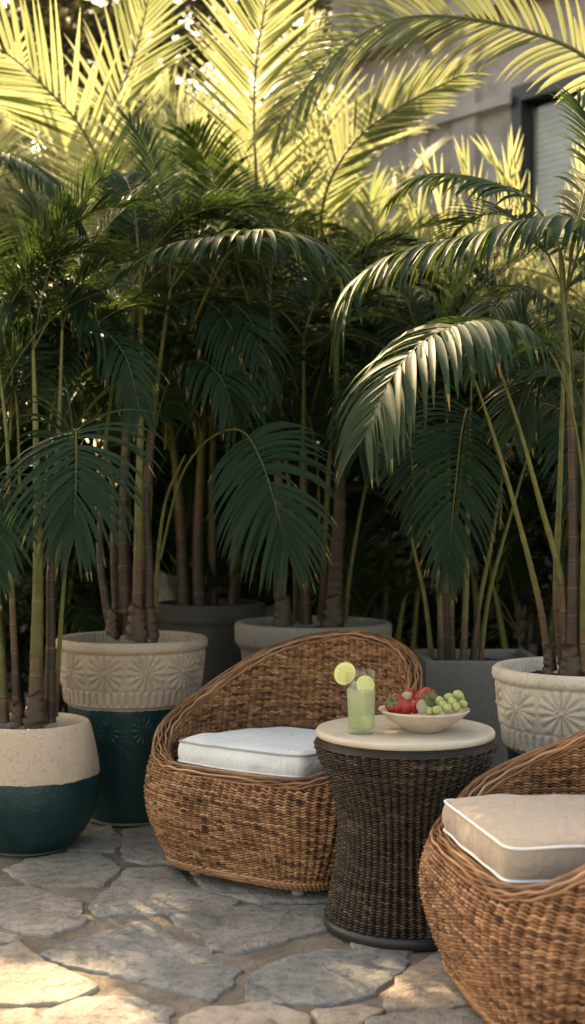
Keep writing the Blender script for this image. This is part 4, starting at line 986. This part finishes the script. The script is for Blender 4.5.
def cushion(loc, rz, label, fab, pipe, wf, wb, dep, h, crown_=.022, corner=.05, seed=0, front_round=0.0):
    t = empty('seat_cushion', loc, rz); tag(t, label, 'cushion', 'seat cushions of the wicker chairs')
    # outline: straight-ish front, narrower rounded back
    base = [(-wf, -dep), (0, -dep - front_round), (wf, -dep), (wf * 1.03, -dep * .2), (wb, dep * .62), (wb * .55, dep * .96), (0, dep), (-wb * .55, dep * .96), (-wb, dep * .62), (-wf * 1.03, -dep * .2)]
    def outline(n=160):
        pts = []; P = [np.array(p) for p in base]; k = len(P)
        for i in range(k):
            sharp_a = i in (0, 2); nxt = (i + 1) % k; sharp_b = nxt in (0, 2)
            p0, p1 = P[i], P[nxt]
            t0 = (p1 - P[i - 1]) * .5 if not sharp_a else (p1 - p0); t1 = (P[(i + 2) % k] - p0) * .5 if not sharp_b else (p1 - p0)
            for u in np.linspace(0, 1, 12, endpoint=False):
                h0, h1, h2, h3 = 2 * u ** 3 - 3 * u * u + 1, u ** 3 - 2 * u * u + u, -2 * u ** 3 + 3 * u * u, u ** 3 - u * u
                pts.append(h0 * p0 + h1 * t0 * .8 + h2 * p1 + h3 * t1 * .8)
        Q = np.array(pts)
        # round the two sharp corners
        for _ in range(3): Q = .5 * Q + .25 * np.roll(Q, 1, 0) + .25 * np.roll(Q, -1, 0)
        return Q
    Q = outline(); n = len(Q); c = Q.mean(0)
    rings = []
    prof = [(.0, 0), (.5, -.002), (.8, -.001), (.93, .001), (.985, .004), (1.0, .010)] + [(1.0 + .018 * math.sin(PI * k / 7), .010 + (h - .020) * k / 7) for k in range(1, 7)] + [(1.0, h - .010), (.985, h - .004), (.93, h + .004), (.82, h + crown_ * .55), (.6, h + crown_ * .9), (.3, h + crown_), (.02, h + crown_)]
    for s, z in prof:
        q = c + (Q - c) * s
        wr = np.array([mnoise.noise(Vector((p[0] * 9, p[1] * 9, z * 12 + seed))) for p in q]); d = (q - c); d /= np.linalg.norm(d, axis=1, keepdims=True) + 1e-9
        q2 = q + d * (wr * .006)[:, None] * (1 if s > .7 else 0)
        rings.append(np.column_stack([q2, np.full(n, z) + (.005 * wr if z > h * .9 else 0)]))
    mb = MB(); mb.add(np.stack(rings, 1).reshape(-1, 3), grid_faces(n, len(prof), True, False), .5); mb.build('cover', fab, t)
    for zz in (.007, h - .007):
        q = c + (Q - c) * 1.006
        wr = np.array([mnoise.noise(Vector((p[0] * 9, p[1] * 9, zz * 12 + seed))) for p in q]); d = (q - c); d /= np.linalg.norm(d, axis=1, keepdims=True) + 1e-9
        q = q + d * (wr * .006)[:, None]
        mb = MB(); tube(mb, np.column_stack([q, np.full(n, zz) + (.005 * wr if zz > h * .5 else 0)]), .0033, 7, .5, closed=True); mb.build('piping', pipe if zz > h * .5 else M['pipe_white'], t)
    return t
LC = (.0, 4.18, 0); LR = math.radians(-34)
chair(LC, LR, 'brown wicker tub chair with a white cushion, facing the camera left of the side table')
def rot(v, a): return (v[0] * math.cos(a) - v[1] * math.sin(a), v[0] * math.sin(a) + v[1] * math.cos(a))
o = rot((0, -.03), LR)
cu = cushion((LC[0] + o[0], LC[1] + o[1], .350), LR, 'white seat cushion with thin dark piping on the chair left of the table', M['white_fabric'], M['pipe_grey'], .245, .225, .285, .078, .012, seed=1, front_round=.03); cu.rotation_euler = (math.radians(-3.5), 0, LR)
RC = (.755, 2.97, 0); RR = math.radians(-80)
chair(RC, RR, 'brown wicker tub chair with a beige cushion, cut off by the right edge')
o = rot((0, -.03), RR)
cu = cushion((RC[0] + o[0], RC[1] + o[1], .366), RR, 'beige seat cushion with white piping on the chair at the right edge', M['beige_fabric'], M['pipe_white'], .235, .23, .315, .086, .014, seed=4); cu.rotation_euler = (math.radians(-1.5), 0, RR)

# =================================================================== TABLE
TB = (.322, 3.58, 0)
tb = empty('side_table', TB); tag(tb, 'hourglass side table of dark wicker with a round cream stone top', 'table')
tz = [.02, .08, .16, .24, .32, .40, .46, .50, .525]; tr_ = [.226, .216, .199, .187, .189, .210, .236, .255, .258]
def table_fn(ph, z):
    r = .5 * np.interp(z, tz, tr_) + .25 * (np.interp(z - .03, tz, tr_) + np.interp(z + .03, tz, tr_)); return np.stack([r * np.sin(ph), -r * np.cos(ph), z], -1)
mb = MB(); phs = np.linspace(-PI, PI, 161)[:-1]
sheet(mb, lambda p, z: table_fn(p, z) * np.array([.985, .985, 1]), phs, lambda p: np.full(len(p), .02), lambda p: np.full(len(p), .525), 24, .1, 1)  # near-black sheet, painted shade behind the table weave
weave(mb, interp_surface(table_fn), np.arange(.036, .522, .0074), 60, lambda z: None, .0050, .0030, 1.15, seed=20)
St = interp_surface(table_fn)
for k in range(60):
    ph = 2 * PI * k / 60 - .009; P, _ = St(np.full(20, ph), np.linspace(.03, .52, 20))
    P2, _ = St(np.full(20, ph + .018), np.linspace(.03, .52, 20)); tube(mb, P * [.992, .992, 1], .0034, 5, .3, caps=False); tube(mb, P2 * [.992, .992, 1], .0034, 5, .25, caps=False)
mb.build('woven_base', [M['wicker_dark'], M['shade_backing_dark']], tb)
mb = MB()
for k in range(4):
    a = k * .5; P = np.stack([(.256 - .006 * k * .6) * np.sin(phs), -(.256 - .006 * k * .6) * np.cos(phs), np.full(160, .520 + .0045 * k)], -1); tube(mb, P, .0045, 6, .12, closed=True)
mb.build('woven_edge', M['wicker_dark'], tb)
mb = MB(); lathe(mb, [(.15, .0), (.229, .0), (.233, .004), (.233, .026), (.228, .031), (.15, .031)], 96); mb.build('base_ring', M['base_ring'], tb)
mb = MB(); lathe(mb, [(.001, .539), (.250, .539), (.2545, .542), (.255, .553), (.252, .5575), (.246, .559), (.12, .559), (.001, .559)], 128); mb.build('table_top', M['top_stone'], tb)
ZT = .5595
# glass
GP = (at(361, 0, 3.49).x, 3.49, ZT)
gl = empty('drinking_glass', GP); tag(gl, 'tall clear glass of pale green limeade on the side table', 'glass')
mb = MB(); lathe(mb, [(.0005, 0), (.034, 0), (.0365, .002), (.0385, .04), (.0425, .12), (.0455, .172), (.0452, .1735), (.0443, .1735), (.0438, .172), (.0408, .12), (.0366, .04), (.0345, .013), (.030, .011), (.0005, .011)], 64)
mb.build('tumbler', M['glass'], gl)
mb = MB(); lathe(mb, [(.0005, .017), (.032, .017), (.0346, .019), (.0361, .04), (.0400, .12), (.0402, .124), (.0390, .1245), (.0005, .1245)], 48); mb.build('drink', M['drink'], gl)
R = random.Random(5)
for k in range(4):
    mb = MB(); M4 = Matrix.Translation((.018 * math.cos(k * 1.7), .008 + .016 * math.sin(k * 1.7), .125 + .004 * k % .01)) @ Matrix.Rotation(R.uniform(0, 1), 4, 'X') @ Matrix.Rotation(R.uniform(0, 3), 4, 'Z')
    box(mb, -.009, .009, -.009, .009, -.009, .009, M4=M4); bevel(mb.build('ice_cube', M['ice'], gl), .003)
def lime(loc, rot_, label, r=.033):
    mb = MB(); n = 48; th = np.arange(n) * 2 * PI / n; V = []
    for rr, yy in ((.001, -.003), (r * .9, -.003), (r * .98, -.0022), (r, 0), (r * .98, .0022), (r * .9, .003), (.001, .003)): V.append(np.stack([rr * np.cos(th), np.full(n, yy), rr * np.sin(th)], -1))
    V = np.stack(V, 1); mb.add(V.reshape(-1, 3), grid_faces(n, 7, True, False), .5); o = mb.build('lime_slice', M['lime'], None, loc=loc, rot=rot_); tag(o, label, 'lime slice'); return o
g0 = Vector(GP)
lime(g0 + Vector((-.046, -.012, .168)), (math.radians(8), 0, math.radians(22)), 'lime slice perched on the rim of the glass')
lime(g0 + Vector((.011, -.018, .137)), (math.radians(-14), 0, math.radians(12)), 'lime slice floating inside the glass', .0265)
# bowl
BP = (at(424, 0, 3.525).x, 3.525, ZT)
bo = MB(); lathe(bo, [(.0005, .0), (.040, .0), (.046, .002), (.050, .006), (.075, .018), (.105, .038), (.124, .056), (.1285, .060), (.1275, .063), (.123, .0635), (.119, .060), (.100, .041), (.070, .022), (.045, .012), (.0005, .010)], 96)
bw = bo.build('bowl', M['bowl'], None, loc=BP); tag(bw, 'shallow cream stoneware bowl of fruit on the side table', 'bowl')
def strawberry(loc, rot_, s, label, calyx=True):
    t = empty('strawberry', loc); t.rotation_euler = rot_; tag(t, label, 'strawberry', 'strawberries in the bowl')
    P = [(.001, -.030), (.007, -.0285), (.0145, -.020), (.0205, -.008), (.0225, .004), (.0195, .013), (.012, .018), (.001, .0165)]
    P = catmull([(a, 0, b_) for a, b_ in P], 4)[:, [0, 2]] * s; P[:, 0] = np.abs(P[:, 0])
    mb = MB(); lathe(mb, P, 28, disp=lambda T_, Z_, R_: .0012 * s * np.sin(T_ * 3 + Z_ * 90) * (R_ > .006)); mb.build('flesh', M['berry'], t)
    if calyx:
        mb = MB()
        for k in range(8):
            a = k * PI / 4; d = np.array([math.cos(a), math.sin(a), 0]); sd2 = np.array([-math.sin(a), math.cos(a), 0])
            q = [d * .002 + [0, 0, .0175], d * .009 + sd2 * .0042 + [0, 0, .0195], d * .020 + [0, 0, .0185 + .004 * (k % 2)], d * .009 - sd2 * .0042 + [0, 0, .0195]]
            mb.add(np.array(q) * s, [[0, 1, 2, 3]]); mb.add((np.array(q) - np.array([0, 0, .0007])) * s, [[3, 2, 1, 0]])
        tube(mb, np.array([[0, 0, .016], [.001, 0, .022], [.004, .001, .028]]) * s, .0015 * s, 5, .5); mb.build('calyx', M['calyx'], t)
    return t
def bx_(px, py, d): p = at(px - 1, py, d - .075); return (p.x, p.y, p.z)
strawberry(bx_(397, 704, 3.56), (.5, -1.0, .3), 1.3, 'strawberry at the left rim of the fruit bowl', True)
strawberry(bx_(427, 700, 3.60), (1.3, .5, .2), 1.55, 'largest strawberry, heaped in the middle of the bowl', True)
strawberry(bx_(407, 707, 3.55), (2.4, .3, 1.2), 1.05, 'small strawberry tucked below the left one at the bowl front', False)
strawberry(bx_(417, 706, 3.54), (2.0, .2, .2), .9, 'small strawberry at the front beside the green leaf', False)
strawberry(bx_(411, 699, 3.64), (1.0, .8, .9), 1.25, 'strawberry at the back of the bowl behind the dry husk', True)
# physalis-like papery husk and a leaf
def husk(loc, rot_, s, label):
    mb = MB(); P = catmull([(.001, 0, -.020), (.009, 0, -.013), (.014, 0, -.002), (.012, 0, .008), (.006, 0, .016), (.001, 0, .024)], 4)[:, [0, 2]] * s
    lathe(mb, P, 30, disp=lambda T_, Z_, R_: R_ * .22 * (np.abs(np.cos(T_ * 2.5)) - .6)); tube(mb, np.array([[0, 0, -.019], [.002, 0, -.028], [.006, 0, -.034]]) * s, .001, 5)
    o = mb.build('physalis', M['husk'], None, loc=loc, rot=rot_); tag(o, label, 'fruit'); return o
husk(bx_(407, 697, 3.56), (.6, .9, 0), 1.0, 'pale papery husked fruit leaning between the strawberries')
def leafobj(loc, rot_, label):
    mb = MB(); n = 9; V = []
    for i in range(n):
        u = i / (n - 1); w_ = .014 * math.sin(PI * min(1, u * .92 + .05)) ** .8 * (1 + .12 * (i % 2)); V += [(-w_, u * .042, .004 * math.sin(u * 3)), (0, u * .042, .004 * math.sin(u * 3) - .003), (w_, u * .042, .004 * math.sin(u * 3))]
    mb.add(V, grid_faces(n, 3)); o = mb.build('leaf', M['husk'], None, loc=loc, rot=rot_); sl_ = o.modifiers.new('thickness', 'SOLIDIFY'); sl_.thickness = .0008; tag(o, label, 'leaf'); return o
leafobj(bx_(422, 714, 3.505), (1.25, .1, .15), 'pale green leaf standing at the front rim of the bowl')
# grapes
gc = Vector(bx_(447, 705, 3.60))
gb = empty('grape_bunch', tuple(gc)); tag(gb, 'bunch of pale green grapes in the right half of the bowl', 'grapes')
gm = MB(); P = [(.0003, -.0125), (.005, -.0115), (.0095, -.006), (.0108, 0), (.0095, .006), (.005, .0115), (.0003, .0125)]; P = catmull([(a, 0, b_) for a, b_ in P], 3)[:, [0, 2]]; P[:, 0] = np.abs(P[:, 0]); lathe(gm, P, 20); gme = gm.mesh('grape', M['grape'])
R = random.Random(8)
for px, py, d in [(442, 700, 3.57), (451, 697, 3.60), (461, 694, 3.62), (466, 703, 3.58), (459, 706, 3.54), (450, 707, 3.53), (440, 709, 3.52), (431, 710, 3.52), (433, 703, 3.62), (455, 701, 3.56), (446, 704, 3.545), (463, 698, 3.65), (436, 710, 3.57), (449, 702, 3.66)]:
    p = Vector(bx_(px - 2, py + 1, d)) - gc; sc = R.uniform(1.05, 1.3); o_ = link('grape', gme, gb, tuple(p), (R.random() * 3, R.random() * 3, 0)); o_.scale = (sc, sc, sc)
mb = MB(); tube(mb, catmull([(-.03, 0, 0), (-.01, 0, .006), (.012, 0, .008), (.03, .004, .012)], 5), .0012, 5)
for k in range(6): tube(mb, np.array([[-.02 + k * .01, 0, .006], [-.022 + k * .011, (-1) ** k * .008, .001]]), .0008, 4)
mb.build('stem', M['stem_green'], gb)
